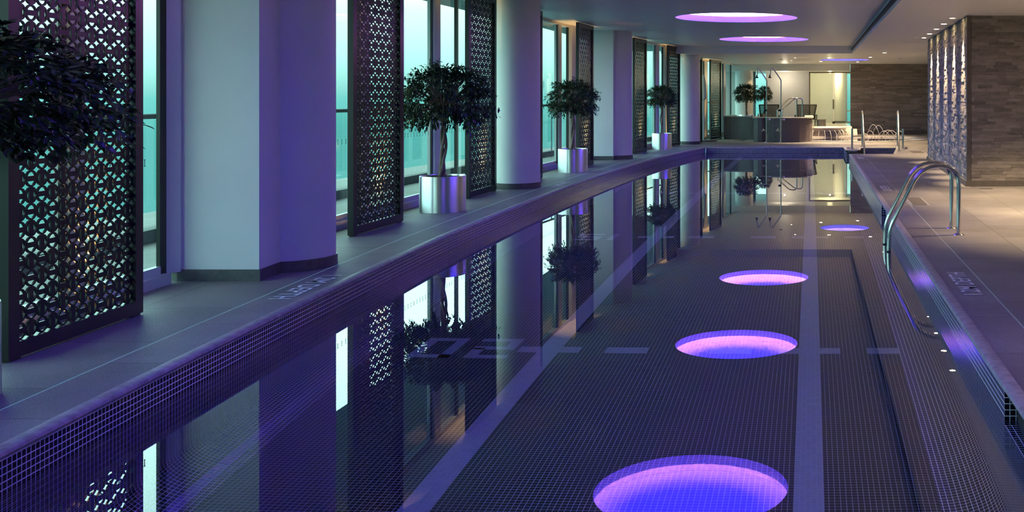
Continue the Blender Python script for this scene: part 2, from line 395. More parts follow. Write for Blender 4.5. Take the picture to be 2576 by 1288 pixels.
# ------------------------------------------------------------------ pool basin
DEP = -1.2; FR = .28
def wall_strip(mb, pts, inw, ztop=.138, fillet=True, u0=0, zbot=None, samples=7):
    prof = [(0, ztop)]
    if fillet:
        prof.append((0, DEP+FR))
        for k in range(1, samples+1):
            a = PI/2*k/samples; prof.append((FR*(1-math.cos(a)), DEP+FR-FR*math.sin(a)))
    else: prof.append((0, zbot))
    n = len(prof); vs = []; U = []; d = u0
    for i, p in enumerate(pts):
        if i: d += math.hypot(p[0]-pts[i-1][0], p[1]-pts[i-1][1])
        U.append(d)
        for o, z in prof: vs.append((p[0]+inw[i][0]*o, p[1]+inw[i][1]*o, z))
    T = [0]
    for k in range(1, n): T.append(T[-1]+math.hypot(prof[k][0]-prof[k-1][0], prof[k][1]-prof[k-1][1]))
    fs, uv = [], []
    for i in range(len(pts)-1):
        for k in range(n-1):
            fs.append((i*n+k, i*n+k+1, (i+1)*n+k+1, (i+1)*n+k))
            uv.append([(U[i],T[k]),(U[i],T[k+1]),(U[i+1],T[k+1]),(U[i+1],T[k])])
    mb.add(vs, fs, uv)
def P_(y): return E(y)+.06
mb = MB()
ys = yr(Y0, Y1-.06, .4)
wall_strip(mb, [(P_(y),y) for y in ys], [(1,0)]*len(ys))
wall_strip(mb, [(P_(Y1),Y1-.06),(XR,Y1-.06)], [(0,-1)]*2)
wall_strip(mb, [(P_(Y0),Y0),(XR,Y0)], [(0,1)]*2)
NI = [(4.22,4.80),(12.35,13.15)]      # skimmer niches in the right wall
segs = [(Y0,NI[0][0],.138),(NI[0][1],NI[1][0],.138),(NI[1][1],24.34,.138),(NI[0][0],NI[0][1],-.06),(NI[1][0],NI[1][1],-.06),(26.22,Y1-.06,.138),(24.34,26.22,-.9)]
for a, b_, zt in segs:
    o = MB(); n = 2
    wall_strip(mb, [(XR,a),(XR,b_)], [(-1,0)]*2, ztop=zt, u0=a-Y0)
for a, b_ in NI:      # niche linings
    for p, q in (((XR,a),(XR+.14,a)),((XR+.14,b_),(XR,b_)),((XR+.14,a),(XR+.14,b_))):
        wall_strip(mb, [p,q], [(0,0)]*2, fillet=False, zbot=-.06)
    mb.add([(XR,a,-.06),(XR+.14,a,-.06),(XR+.14,b_,-.06),(XR,b_,-.06)], [(0,1,2,3)], [[(0,0),(.14,0),(.14,b_-a),(0,b_-a)]])
# alcove for the entry steps
for p, q in (((XR,24.34),(2.05,24.34)),((2.05,24.34),(2.32,27.62)),((2.32,27.62),(1.28,27.62)),((1.28,27.62),(1.17,26.22)),((1.17,26.22),(XR,26.22))):
    wall_strip(mb, [p,q], [(0,0)]*2, fillet=False, zbot=-1.0)
basin = struct(mb, 'wall_pool', M['tile'])
mb = MB()
fy = yr(Y0, Y1-.06, .5)
for i in range(len(fy)-1):
    a, b_ = fy[i], fy[i+1]; A, B = P_(a)+.02, P_(b_)+.02
    mb.add([(A,a,DEP),(XR,a,DEP),(XR,b_,DEP),(B,b_,DEP)], [(0,1,2,3)], [[(A,a),(XR,a),(XR,b_),(B,b_)]])
mb.add([(XR,24.34,-.9),(2.32,24.34,-.9),(2.32,27.62,-.9),(XR,27.62,-.9)], [(0,1,2,3)], [[(0,0),(1.4,0),(1.4,3.3),(0,3.3)]])
pf = struct(mb, 'floor_pool', M['tilef'])
for k, (yy, zz) in enumerate(((27.2,-.16),(26.8,-.36),(26.4,-.56),(26.0,-.76))):
    mb = MB(); vs = [(1.19,yy),(2.3,yy),(2.3,27.6),(1.19,27.6)]
    mb.add([(p[0],p[1],zz) for p in vs]+[(1.19,yy,-.9),(2.3,yy,-.9)], [(0,1,2,3),(4,5,1,0)], [[(p[0],p[1]) for p in vs],[(0,0),(1.1,0),(1.1,.2),(0,.2)]])
    mb.build('entry_step', M['tile'], pf)
# lane markings in pale mosaic
def flat(mb, x0, x1, y0, y1, z=DEP+.002):
    mb.add([(x0,y0,z),(x1,y0,z),(x1,y1,z),(x0,y1,z)], [(0,1,2,3)], [[(x0,y0),(x1,y0),(x1,y1),(x0,y1)]])
for x in (-1.87, -.01):
    mb = MB(); flat(mb, x-.075, x+.075, Y0, Y1-.3); mb.build('lane_line', M['tilep'], pf)
for y in (7.4, 12.45, 17.6, 22.7):
    for x, w in ((-1.87,.22),(-1.32,.15),(-.577,.15),(-.01,.22),(.551,.15)):
        if x in (-1.87,-.01):
            for sg in (-1,1):
                mb = MB(); a = x+sg*.075; b_ = x+sg*w; flat(mb, min(a,b_), max(a,b_), y-.072, y+.072); mb.build('cross_mark', M['tilep'], pf)
        else:
            mb = MB(); flat(mb, x-w, x+w, y-.072, y+.072); mb.build('cross_mark', M['tilep'], pf)
# distance numerals, laid upside down for swimmers coming the other way
SEG = {'0':'abcdef','1':'bc','2':'abged','5':'afgcd'}
def numeral(mb, ch, cx, cy, w=.30, h=.50, t=.08):
    R = {'a':(-w/2,w/2,h/2-t,h/2),'d':(-w/2,w/2,-h/2,-h/2+t),'g':(-w/2,w/2,-t/2,t/2),'f':(-w/2,-w/2+t,0,h/2),'b':(w/2-t,w/2,0,h/2),'e':(-w/2,-w/2+t,-h/2,0),'c':(w/2-t,w/2,-h/2,0)}
    for s_ in SEG[ch]:
        x0,x1,y0,y1 = R[s_]; flat(mb, cx-x1, cx-x0, cy-y1, cy-y0, DEP+.002+.0002*ord(s_)%.001)
for y, txt in ((7.42,'20'),(12.45,'15'),(17.6,'10')):
    for k, ch in enumerate(txt):
        mb = MB(); numeral(mb, ch, -2.27-.40*k, y); mb.build('distance_numeral', M['tilep'], pf)
# skimmer cheeks
for a, b_ in NI:
    mb = MB(); mb.box(XR+.055, XR+.06, a+.16, b_-.02, -.05, .13)
    mb.build('skimmer_flap', M['plast'], basin)
# water
mb = MB(); wy = yr(Y0, Y1-.06, .5)
for i in range(len(wy)-1):
    a, b_ = wy[i], wy[i+1]
    mb.add([(P_(a)-.003,a,0),(XR+.003,a,0),(XR+.003,b_,0),(P_(b_)-.003,b_,0)], [(0,1,2,3)])
mb.add([(XR+.003,24.34,0),(2.05,24.34,0),(2.32,27.62,0),(1.28,27.62,0),(1.17,26.22,0),(XR+.003,26.22,0)], [tuple(range(6))])
for a, b_ in NI: mb.add([(XR+.003,a,0),(XR+.14,a,0),(XR+.14,b_,0),(XR+.003,b_,0)], [(0,1,2,3)])
w = struct(mb, 'water', M['water'])

# ------------------------------------------------------------------ ceilings with coves
COVES = [(-1.20,4.8,1.1),(-1.36,11.77,1.1),(-1.345,18.7,1.1),(-1.165,25.6,1.1)]
mb = MB(); H = 1.3
def cq(x0,x1,y0,y1,z): mb.add([(x0,y0,z),(x0,y1,z),(x1,y1,z),(x1,y0,z)], [(0,1,2,3)])
XC = 1.15; YC = 28.9
prevy = -3
XI = -2.8
for cx, cy, r in COVES:
    cq(XI, XC, prevy, cy-H, ZR); cq(XI, cx-H, cy-H, cy+H, ZR); cq(cx+H, XC, cy-H, cy+H, ZR)
    hole_patch(mb, cx, cy, r, H, ZR, flip=True); prevy = cy+H
cq(XI, XC, prevy, YC, ZR)
ys = yr(-3, YC, 1)
for i in range(len(ys)-1):
    a, b_ = ys[i], ys[i+1]
    mb.add([(E(a)-G-.02,a,ZR),(E(b_)-G-.02,b_,ZR),(XI,b_,ZR),(XI,a,ZR)], [(0,1,2,3)])
struct(mb, 'ceiling', M['ceil'])
mb = MB()
def bulk(x0,x1,y0,y1,z0,z1): mb.box(x0,x1,y0,y1,z0,z1)
cx2, cy2, r2 = 1.10, 33.7, .80
cq(XC, 6, -3, YC, ZL)
h2 = .95
cq(-2.6, 6, YC, cy2-h2, ZL); cq(-2.6, cx2-h2, cy2-h2, cy2+h2, ZL); cq(cx2+h2, 6, cy2-h2, cy2+h2, ZL); cq(-2.6, 6, cy2+h2, 38.3, ZL)
hole_patch(mb, cx2, cy2, r2, h2, ZL, flip=True)
ys = yr(YC, 38.3, 1)
for i in range(len(ys)-1):
    a, b_ = ys[i], ys[i+1]
    mb.add([(E(a)-G-.02,a,ZL),(E(b_)-G-.02,b_,ZL),(-2.6,b_,ZL),(-2.6,a,ZL)], [(0,1,2,3)])
# risers between the two levels
mb.add([(-4.2,YC,ZL),(XC,YC,ZL),(XC,YC,ZR+.02),(-4.2,YC,ZR+.02)], [(0,1,2,3)])
mb.add([(XC,-3,ZL),(XC,YC,ZL),(XC,YC,ZR+.02),(XC,-3,ZR+.02)], [(0,1,2,3)])
# lower ceiling over the terrace
mb.add([(-3.5,38.3,2.50),(1.45,38.3,2.50),(1.45,38.3,ZL+.02),(-3.5,38.3,ZL+.02)], [(0,1,2,3)])
cq(-3.5, 3, 38.3, 43, 2.50)
struct(mb, 'ceiling_low', M['ceil'])
# roof slab above everything (keeps the sky out of the ceiling void) and outer soffit over the balcony
mb = MB(); mb.box(-7.5, 6.3, -3.3, 43.3, 3.45, 3.6); struct(mb, 'roof', M['soffit'])
mb = MB(); ys = yr(-3, 43, 1)
for i in range(len(ys)-1):
    a, b_ = ys[i], ys[i+1]; zz = (3.12, 3.45)
    mb.add([(E(a)-G-.06,a,zz[0]),(E(a)-2.75,a,zz[0]),(E(b_)-2.75,b_,zz[0]),(E(b_)-G-.06,b_,zz[0]),(E(a)-2.75,a,zz[1]),(E(b_)-2.75,b_,zz[1])], [(0,1,2,3),(1,4,5,2)])
struct(mb, 'trim_4', M['soffit'])
# wall strip over the windows, inside
mb = MB(); ys = yr(-3, 41, 1)
for i in range(len(ys)-1):
    a, b_ = ys[i], ys[i+1]; zl = ZR-.03 if a < 28.5 else ZL-.03
    mb.obox((E(a)-G-.01,a),(E(b_)-G-.01,b_), 0, .08, zl, 3.45)
struct(mb, 'wall_header', M['white'])

led_parts = []
def cove(cx, cy, r, z, label, lm='led', pm='blue_disc'):
    c = empty('ceiling_cove_light', (cx,cy,z), label, 'ceiling light', 'round blue cove lights in the ceiling')
    mb = MB(); mb.lathe([(r,-.004),(r,.11),(r+.02,.11),(r+.02,.02)], cx, cy, 96, z); mb.build('lip', M['white'], c, smooth=True)
    mb = MB(); mb.lathe([(r+.02,.05),(r+.17,.05),(r+.17,.25)], cx, cy, 96, z); mb.build('trough', M['white'], c, smooth=True)
    mb = MB(); mb.lathe([(r+.085,.052),(r+.145,.052)], cx, cy, 96, z); mb.build('strip_lamp', M[lm], c, smooth=True)
    mb = MB(); mb.lathe([(r+.17,.25),(r+.05,.27),(r*.6,.295),(.001,.30)], cx, cy, 96, z); mb.build('blue_glow_dome', M[pm], c, smooth=True)  # recess dome, no lamp of its own; its lit blue is emitted
    return c
cove(*COVES[0], ZR, 'round blue ceiling cove just above the near end of the pool')
cove(*COVES[1], ZR, 'round blue ceiling cove mirrored largest in the water')
cove(*COVES[2], ZR, 'larger of the two glowing ovals seen on the raised ceiling')
cove(*COVES[3], ZR, 'glowing oval on the raised ceiling nearest its far step')
cove(cx2, cy2, r2, ZL, 'small violet cove in the low ceiling above the wading pool', 'led2', 'blue2')

# linear grille in the riser
mb = MB(); t = empty('air_grille', (XC-.004, 13, ZL+.1), 'long dark slatted air grille in the step of the ceiling', 'air vent')
mb.box(XC-.012, XC-.002, -1, YC-.05, ZL+.066, ZL+.154); mb.build('grille_backing', M['plast'], t)
mb = MB()
for k in range(5): mb.box(XC-.022, XC-.012, -1, YC-.05, ZL+.068+k*.0175, ZL+.075+k*.0175)
mb.build('slat', M['grille'], t)
t.children[-1]['label'] = 'thin horizontal slats of the grille'

# ------------------------------------------------------------------ outer shell of the room
mb = MB(); mb.box(6, 6.2, -3.2, 43.2, -.2, 3.5); struct(mb, 'wall_right', M['white'])
mb = MB(); mb.box(-6.5, 6.2, -3.2, -3.0, -.2, 3.5); struct(mb, 'wall_near', M['white'])
mb = MB(); mb.box(-1.74, 1.38, 43, 43.2, -.2, 3.5); mb.box(1.95, 6.2, 43, 43.2, -.2, 3.5); mb.box(-1.74,-1.66,40.15,43,ZD,3.5); mb.box(1.95,2.03,38.3,43,ZD,3.5); struct(mb, 'wall_far', M['white'])

# ------------------------------------------------------------------ facade: glazing between columns
posts = {1: dict(y0=-3, y1=7.42, mull=[(.9,1.3),(3.3,3.7),(6.3,6.45)]),
         2: dict(y0=8.4, y1=15.2, mull=[(8.9,9.1),(11.1,11.3),(12.15,12.32),(13.38,13.6)], dark=[14.3]),
         3: dict(y0=15.6, y1=22.3, mull=[(17.2,17.45),(19.8,19.98)], dark=[20.5], jamb=[(20.6,21.15)]),
         4: dict(y0=22.9, y1=29.7, mull=[(24.6,24.9),(27.6,27.9)], dark=[28.4], jamb=[(28.5,29.0)]),
         5: dict(y0=30.1, y1=38.2, mull=[(33.4,33.8),(36.1,36.4)], dark=[37.3]),
         6: dict(y0=38.8, y1=40.0)}
for n, d in posts.items():
    y0, y1 = d['y0'], d['y1']; zt = (ZR if y0 < 28.5 else ZL)
    t = bpy.data.objects.new('window_%d' % n, None); COL.objects.link(t); t.location = (E((y0+y1)/2)-G, (y0+y1)/2, ZD); t['kind'] = 'structure'
    ys = yr(y0, y1, .7)
    sill, head, pane, low = MB(), MB(), MB(), MB()
    for i in range(len(ys)-1):
        a, b_ = ys[i], ys[i+1]; p, q = (E(a)-G,a), (E(b_)-G,b_)
        sill.obox(p, q, .0, .16, ZD, ZD+.075)
        head.obox(p, q, .02, .12, zt-.05, zt+.03)
        low.obox(p, q, .055, .10, ZD+.075, ZD+.13)
        A = (E(a)-G-.075, a); B = (E(b_)-G-.075, b_)
        pane.add([(A[0],A[1],ZD+.13),(B[0],B[1],ZD+.13),(B[0],B[1],zt-.04),(A[0],A[1],zt-.04)], [(0,1,2,3)])
    sill.build('window_sill', M['alu'], t); head.build('head_rail', M['alu'], t); low.build('bottom_rail', M['alu'], t); pane.build('pane', M['glass'], t)
    for a, b_ in d.get('mull', []):
        mb = MB(); mb.obox((E(a)-G-.01,a),(E(b_)-G-.01,b_), 0, .10, ZD+.07, zt); mb.build('mullion', M['alu'], t, bevel=.006)
        mb = MB(); mb.obox((E(a)-G-.04,a-.035),(E(a)-G-.04,a-.005), 0, .02, ZD+.07, zt); mb.build('gasket', M['black'], t)
    for a in d.get('dark', []):
        mb = MB(); mb.obox((E(a)-G-.03,a),(E(a+.06)-G-.03,a+.06), 0, .04, ZD+.07, zt); mb.build('door_stile', M['black'], t)
    for a, b_ in d.get('jamb', []):
        mb = MB(); mb.obox((E(a)-G+.02,a),(E(b_)-G+.02,b_), 0, .1, ZD+.07, zt); mb.build('jamb', M['white'], t)
t = bpy.data.objects['window_1']
mb = MB(); mb.prism([(-4.672,7.375),(-4.645,7.375),(-4.64,7.44),(-4.67,7.44)], ZD+.07, ZR); mb.build('door_stile', M['black'], t)
mb = MB(); mb.prism([(-4.645,7.44),(-4.575,7.50),(-4.60,7.62),(-4.72,7.62)], ZD+.07, ZR); mb.build('jamb', M['alu'], t)
# frosted marks on the glass: a row of small bars and the framed letter on each bay
def row_marks(y0, y1, parent):
    mb = MB(); y = y0
    while y < y1:
        x = E(y)-G-.068
        mb.box(x, x+.002, y-.0035, y+.0035, 1.02, 1.07); mb.box(x, x+.002, y-.011, y+.011, 1.066, 1.07); mb.box(x, x+.002, y-.011, y+.011, 1.02, 1.024)
        y += .1
    return mb.build('marker_row', M['sticker'], parent)
def emblem(y, z, parent, w=.052, h=.095):
    x = E(y)-G-.066; mb = MB(); n = 16; pts = []
    for sgn in (1,-1):
        for k in range(n+1):
            t_ = -1+2*k/n; pts.append((sgn*w*(1-t_*t_), sgn*t_*h))
    for i in range(len(pts)-1):
        a, b_ = pts[i], pts[i+1]
        if abs(a[0]-b_[0])+abs(a[1]-b_[1]) < 1e-6: continue
        mb.tube([(x, y+a[0], z+a[1]),(x, y+b_[0], z+b_[1])], .0016, 4)
    mb.box(x-.001,x+.001, y-.008,y+.008, z-.05,z+.05); mb.box(x-.001,x+.001, y-.02,y+.02, z+.046,z+.053); mb.box(x-.001,x+.001, y-.02,y+.02, z-.053,z-.046)
    return mb.build('emblem', M['sticker'], parent)
for n, a, b_ in ((1,4,7.2),(2,8.6,15),(3,15.8,20.9),(4,25,28.6)):
    row_marks(a, b_, bpy.data.objects['window_%d' % n])
for n, y in ((2,9.72),(2,10.35),(3,18.95),(3,20.5),(1,6.8)):
    emblem(y, 1.74, bpy.data.objects['window_%d' % n])

# ------------------------------------------------------------------ balcony outside
mb = MB(); kb = MB(); ys = yr(-3, 43, 1)
for i in range(len(ys)-1):
    a, b_ = ys[i], ys[i+1]
    mb.add([(E(a)-G-.1,a,ZD-.02),(E(a)-2.75,a,ZD-.02),(E(b_)-2.75,b_,ZD-.02),(E(b_)-G-.1,b_,ZD-.02)], [(0,1,2,3)])
    kb.obox((E(a)-2.55,a),(E(b_)-2.55,b_), 0, .15, ZD-.02, ZD+.11)
struct(mb, 'floor_balcony', M['balc']); struct(kb, 'trim_5', M['kerb'])
bal = empty('balcony_balustrade', (E(10)-2.6,10,ZD), 'glass balustrade with a dark top rail along the balcony outside', 'balustrade')
gp, tr = MB(), MB()
for i in range(len(ys)-1):
    a, b_ = ys[i], ys[i+1]
    gp.add([(E(a)-2.62,a,ZD+.13),(E(b_)-2.62,b_,ZD+.13),(E(b_)-2.62,b_,ZD+1.13),(E(a)-2.62,a,ZD+1.13)], [(0,1,2,3)])
gp.build('glass_panel', M['bglass'], bal)
tr.tube([(E(y)-2.62,y,ZD+1.16) for y in ys], .024, 8); tr.build('top_rail', M['kerb'], bal, smooth=True)
for y in (1,3.1,5.2,7.3,9.35,11.4,13.5,15.6,17.7,19.8,22,24,26,28,30,32,34,36,38):
    mb = MB(); mb.box(E(y)-2.635,E(y)-2.615,y-.012,y+.012,ZD+.09,ZD+1.16); mb.build('post', M['kerb'], bal)

# ------------------------------------------------------------------ columns and piers
def skirt_path(mb, poly, z0, z1): mb.prism(poly, z0, z1)
def round_col(cx, cy, r, zt, name='column'):
    mb = MB(); mb.cyl(cx, cy, r, ZD, zt, 64); o = struct(mb, name, M['white'], smooth=True)
    mb = MB(); mb.cyl(cx, cy, r+.012, ZD, ZD+.085, 64); s_ = struct(mb, 'baseboard_column', M['skirt'], smooth=True)
    return o
round_col(-4.13, 8.2, .33, ZR); round_col(-4.357, 15.36, .325, ZR); round_col(-4.25, 22.66, .33, ZR); round_col(-3.49, 29.85, .285, ZL); round_col(-2.49, 38.5, .33, 2.5)
def pier(poly):
    mb = MB(); mb.prism(poly, ZD, ZR); struct(mb, 'wall_pier', M['white'])
    cx = sum(p[0] for p in poly)/len(poly); cy = sum(p[1] for p in poly)/len(poly)
    mb = MB(); mb.prism([(p[0]+math.copysign(.012,p[0]-cx)*(1 if abs(p[0]-cx)>.05 else 0), p[1]+math.copysign(.012,p[1]-cy)) for p in poly], ZD, ZD+.085); struct(mb, 'baseboard_pier', M['skirt'])
pier([(-4.60,7.53),(-4.02,7.53),(-4.05,7.95),(-4.15,8.5),(-4.75,8.5),(-4.75,7.6)])
pier([(-4.80,22.16),(-4.24,22.16),(-4.21,22.45),(-4.3,22.95),(-4.80,22.95)])

# ------------------------------------------------------------------ lattice screens
def make_screen():
    root = empty('lattice_screen', (0,0,0), 'x', 'privacy screen', 'black lattice screens standing along the windows')
    L = 1.19; HT = ZR-ZD-.03; fw = .08; T = .028
    mb = MB(); mb.box(-L/2,-L/2+fw,-T,T,.012,HT+.012); mb.box(L/2-fw,L/2,-T,T,.012,HT+.012)
    mb.box(-L/2+fw,L/2-fw,-T,T,.012,.012+fw); mb.box(-L/2+fw,L/2-fw,-T,T,HT+.012-fw,HT+.012)
    mb.build('frame', M['black'], root, local=True)
    for sx in (-1,1):
        mb = MB(); mb.box(sx*(L/2-.06)-.04, sx*(L/2-.06)+.04, -.022,.022, 0, .012); mb.build('foot', M['black'], root, local=True)
    nx = 12; c = (L-2*fw)/nx; nz = int(round((HT-2*fw)/c)); cz = (HT-2*fw)/nz
    mb = MB(); D = .005; n = 20
    for i in range(nx):
        for k in range(nz):
            x = -L/2+fw+c*(i+.5); z = .012+fw+cz*(k+.5); ro, ri = c*.515, c*.40
            vs = []
            for a in range(n):
                A = 2*PI*a/n; ca, sa = math.cos(A), math.sin(A)
                vs += [(x+ro*ca,-D,z+ro*sa),(x+ri*ca,-D,z+ri*sa),(x+ri*ca,D,z+ri*sa),(x+ro*ca,D,z+ro*sa)]
            fs = []
            for a in range(n):
                b_ = (a+1) % n
                for q in range(4): fs.append((a*4+q, a*4+(q+1)%4, b_*4+(q+1)%4, b_*4+q))
            mb.add(vs, fs)
            wv = c*.165
            if (i+k) % 2: mb.box(x-wv*1.15,x+wv*1.15,-D*.95,D*.95,z-ri,z+ri)
            else: mb.box(x-ri,x+ri,-D*.95,D*.95,z-wv,z+wv)
    mb.build('lattice_panel', M['lattice'], root, local=True)
    return root
SCR = [((-4.06,5.19),(-4.15,6.38),'near lattice screen partly hidden by the nearest potted tree'),
       ((-4.42,9.93),(-4.41,11.10),'lattice screen between the near white pier and the large potted tree'),
       ((-4.54,13.62),(-4.54,14.86),'lattice screen right behind the large potted tree, before the round column'),
       ((-4.50,15.92),(-4.47,17.12),'lattice screen seen edge-on just past the large round column'),
       ((-4.42,19.50),(-4.385,20.80),'lattice screen behind the second steel planter tree'),
       ((-4.20,24.40),(-4.09,25.70),'lattice screen just past the second white pier'),
       ((-3.90,28.05),(-3.72,29.30),'lattice screen behind the third steel planter tree'),
       ((-3.50,30.30),(-3.34,31.10),'lattice screen seen edge-on behind the slim round column and parasol'),
       ((-3.20,32.75),(-2.95,33.95),'lattice screen beside the mosaic tub wall, past the parasol'),
       ((-2.20,38.9),(-2.17,39.9),'lattice screen edge-on between the two far trees')]
proto = make_screen()
for i, (p, q, lab) in enumerate(SCR):
    o = proto if i == 0 else copy_tree(proto)
    o.location = ((p[0]+q[0])/2, (p[1]+q[1])/2, ZD)
    o.rotation_euler.z = math.atan2(q[1]-p[1], q[0]-p[0]); o['label'] = lab
    if p[1] > 28.5: o.scale.z = (ZL-ZD-.02)/(ZR-ZD-.02)
# amber floor uplights between screens and glass
def lamp(kind, name, loc, energy, color, **k):
    l = bpy.data.lights.new(name, kind); l.energy = energy; l.color = color
    for a, v in k.items(): setattr(l, a, v)
    o = bpy.data.objects.new(name, l); COL.objects.link(o); o.location = loc; return o
def aim(o, tgt):
    d = Vector(tgt)-Vector(o.location); o.rotation_euler = d.to_track_quat('-Z','Y').to_euler()
def fixture_up(x, y, tgt, e, lab):
    t = empty('floor_uplight', (x,y,ZD), lab, 'light', 'amber uplights behind the screens')
    mb = MB(); mb.lathe([(.001,.0),(.05,.0),(.05,.022),(.038,.026)], x, y, 24, ZD); mb.build('lamp_ring', M['steel'], t, smooth=True)
    mb = MB(); mb.lathe([(.038,.022),(.001,.024)], x, y, 24, ZD); mb.build('lamp_lens', M['amber'], t)
    l = lamp('SPOT', 'uplight_lamp', (x,y,ZD+.05), e*6, (1,.58,.2), spot_size=math.radians(48), spot_blend=.9, shadow_soft_size=.03)
    aim(l, tgt)
UL = ['behind the near lattice screen','behind the screen between near pier and largest ficus','behind the screen to the right of the largest ficus','','behind the screen backing the second ficus','behind the screen just past the second white pier','behind the screen backing the third ficus','','behind the screen beside the mosaic tub']
for i, (p, q, lab) in enumerate(SCR[:9]):
    if i in (3,7): continue
    mx, my = (p[0]+q[0])/2-.16, (p[1]+q[1])/2+.05
    fixture_up(mx, my, (mx+.11, my, 1.4), 26, 'amber floor uplight '+UL[i])

# ------------------------------------------------------------------ potted ficus trees
def make_tree():
    root = empty('potted_tree', (0,0,0), 'x', 'tree', 'ficus trees in brushed steel planters along the windows')
    mb = MB(); mb.lathe([(.245,0),(.262,.0),(.262,.005),(.262,.41),(.258,.418),(.25,.418),(.247,.41),(.247,.35)], n=64); mb.build('planter', M['bsteel'], root, smooth=True, local=True)
    mb = MB()
    n = 28; R = random.Random(3)
    vs = [(0,0,.405)]
    for j in range(1,6):
        for i in range(n):
            a = 2*PI*i/n; r = .247*j/5; vs.append((r*math.cos(a), r*math.sin(a), .385+R.uniform(0,.03)*(1 if j<5 else .3)))
    fs = [(0,1+i,1+(i+1)%n) for i in range(n)]
    for j in range(4):
        for i in range(n):
            k = (i+1)%n; fs.append((1+j*n+i,1+(j+1)*n+i,1+(j+1)*n+k,1+j*n+k))
    mb.add(vs, fs); mb.build('soil', M['soil'], root, local=True)
    mb = MB()
    for s_ in range(3):
        path = []; rr = []
        for k in range(26):
            t_ = k/25; z = .38+t_*.92; a = s_*2*PI/3+t_*PI*1.9; w = .024*(.55+.6*abs(math.cos(t_*PI*2.2)))
            path.append((w*math.cos(a)+.03*math.sin(t_*3)-.02, w*math.sin(a), z)); rr.append(.021*(1-.35*t_))
        mb.tube(path, rr, 8)
    mb.build('trunk', M['bark'], root, smooth=True, local=True)
    # crown: twigs carrying leaves
    R = random.Random(11); br = MB(); lf = MB()
    for tw in range(470):
        u = R.uniform(-1,1); a = R.uniform(0,2*PI); u = u if u > -.75 else -u
        s_ = math.sqrt(1-u*u); k = R.uniform(.5,1.0)**.5
        lump = 1+.13*math.sin(3*a+1)*s_+.10*math.sin(5*a+4*u)
        d = Vector((s_*math.cos(a), s_*math.sin(a), u))
        tip = Vector((d.x*.50*lump*k, d.y*.50*lump*k, d.z*.36*lump*k + (-.05 if u < 0 else .0)))
        base = tip*.62+Vector((0,0,-.03)); 
        if tw % 3 == 0: br.tube([Vector((0,0,-.30)), base*.5+Vector((0,0,-.06)), base, tip], [.012,.007,.004,.0015], 5)
        ddir = (d+Vector((0,0,-.25-.3*R.random()))).normalized(); L = .13*R.uniform(.7,1.3)
        nl = 15
        for j in range(nl):
            t_ = j/(nl-1); p = tip+ddir*(L*(t_-.45))+Vector((R.gauss(0,.012),R.gauss(0,.012),R.gauss(0,.012)-.03*t_*t_))
            out_ = (ddir*.7+Vector((R.uniform(-1,1),R.uniform(-1,1),R.uniform(-1,.45)))*.8).normalized()
            side = out_.cross(Vector((R.uniform(-.4,.4),R.uniform(-.4,.4),1))).normalized(); up = side.cross(out_)
            ll = .052*R.uniform(.75,1.2); w = ll*.21; b_ = len(lf.v)
            q = [p, p+out_*ll*.35+side*w+up*w*.35, p+out_*ll*.35-side*w+up*w*.35, p+out_*ll*.72+side*w*.75+up*w*.25-up*ll*.05, p+out_*ll*.72-side*w*.75+up*w*.25-up*ll*.05, p+out_*ll-up*ll*.14, p+out_*ll*.4, p+out_*ll*.72-up*ll*.06]
            lf.add(q, [(0,1,6),(0,6,2),(1,3,7,6),(2,6,7,4),(3,5,7),(4,7,5)])
    o = br.build('branches', M['bark'], root, local=True); o.location = (0,0,1.335)
    o = lf.build('foliage', M['leaf'], root, local=True); o.location = (0,0,1.335)
    return root
TREES = [((-3.87,4.52), 1.0, (1.3,.82), 1.365, 'nearest potted ficus, its wide dark crown covering the first screen'),
         ((-4.345,12.2), 1.0, (1.0,1.0), 1.335, 'largest fully seen ficus with a braided trunk in a steel planter'),
         ((-4.29,18.62), 1.0, (.87,.86), 1.32, 'second ficus in a steel planter, past the large round column'),
         ((-3.86,26.75), .97, (.76,.74), 1.37, 'third ficus in a steel planter, before the slim round column'),
         ((-2.31,36.95), 1.0, (.88,.86), 1.18, 'far ficus with a ball crown behind the mosaic tub wall'),
         ((-1.76,39.35), 1.0, (.6,.74), 1.18, 'farthest ficus crown against the bright end window')]
proto = make_tree()
for i, (p, s_, cs, cz, lab) in enumerate(TREES):
    o = proto if i == 0 else copy_tree(proto)
    o.location = (p[0],p[1],ZD + (.0 if i < 4 else .315)); o['label'] = lab; o.rotation_euler.z = [2.2,0,1.5,2.9,4.1,5.2][i]; o.scale = (s_,s_,1)
    for ch in o.children:
        if ch.name.startswith(('foliage','branches')): ch.location.z = cz; ch.scale = (cs[0],cs[0],cs[1])

# ------------------------------------------------------------------ stone-clad walls
def cladding(mb, p, q, z0, z1, rh=.05, lmin=.12, lmax=.6, dmin=.0, dmax=.02, seed=1, out=-1):
    R = random.Random(seed); L = math.hypot(q[0]-p[0], q[1]-p[1]); d = ((q[0]-p[0])/L,(q[1]-p[1])/L)
    z = z0; rows = int(round((z1-z0)/rh)); h = (z1-z0)/rows
    for r in range(rows):
        s_ = -R.uniform(0,.3)
        while s_ < L:
            l = R.uniform(lmin,lmax); a, b_ = max(0,s_), min(L,s_+l)
            if b_-a > .01:
                dep = R.uniform(dmin,dmax)
                P = (p[0]+d[0]*a, p[1]+d[1]*a); Q = (p[0]+d[0]*(b_-.0015), p[1]+d[1]*(b_-.0015))
                t0, t1 = (-.02, dep) if out > 0 else (-dep, .02)
                mb.obox(P, Q, t0, t1, z0+r*h, z0+(r+1)*h-.0012, c=R.random()**1.2)
            s_ += l
A, B, Cc = (2.365,15.6),(2.51,22.15),(6,15.6)
mb = MB(); mb.prism([(A[0]+.02,A[1]+.02),(6,A[1]+.02),(6,22.15),(B[0]+.02,B[1])], ZD, ZL); blk = struct(mb, 'wall_stone_block', M['plinth'])
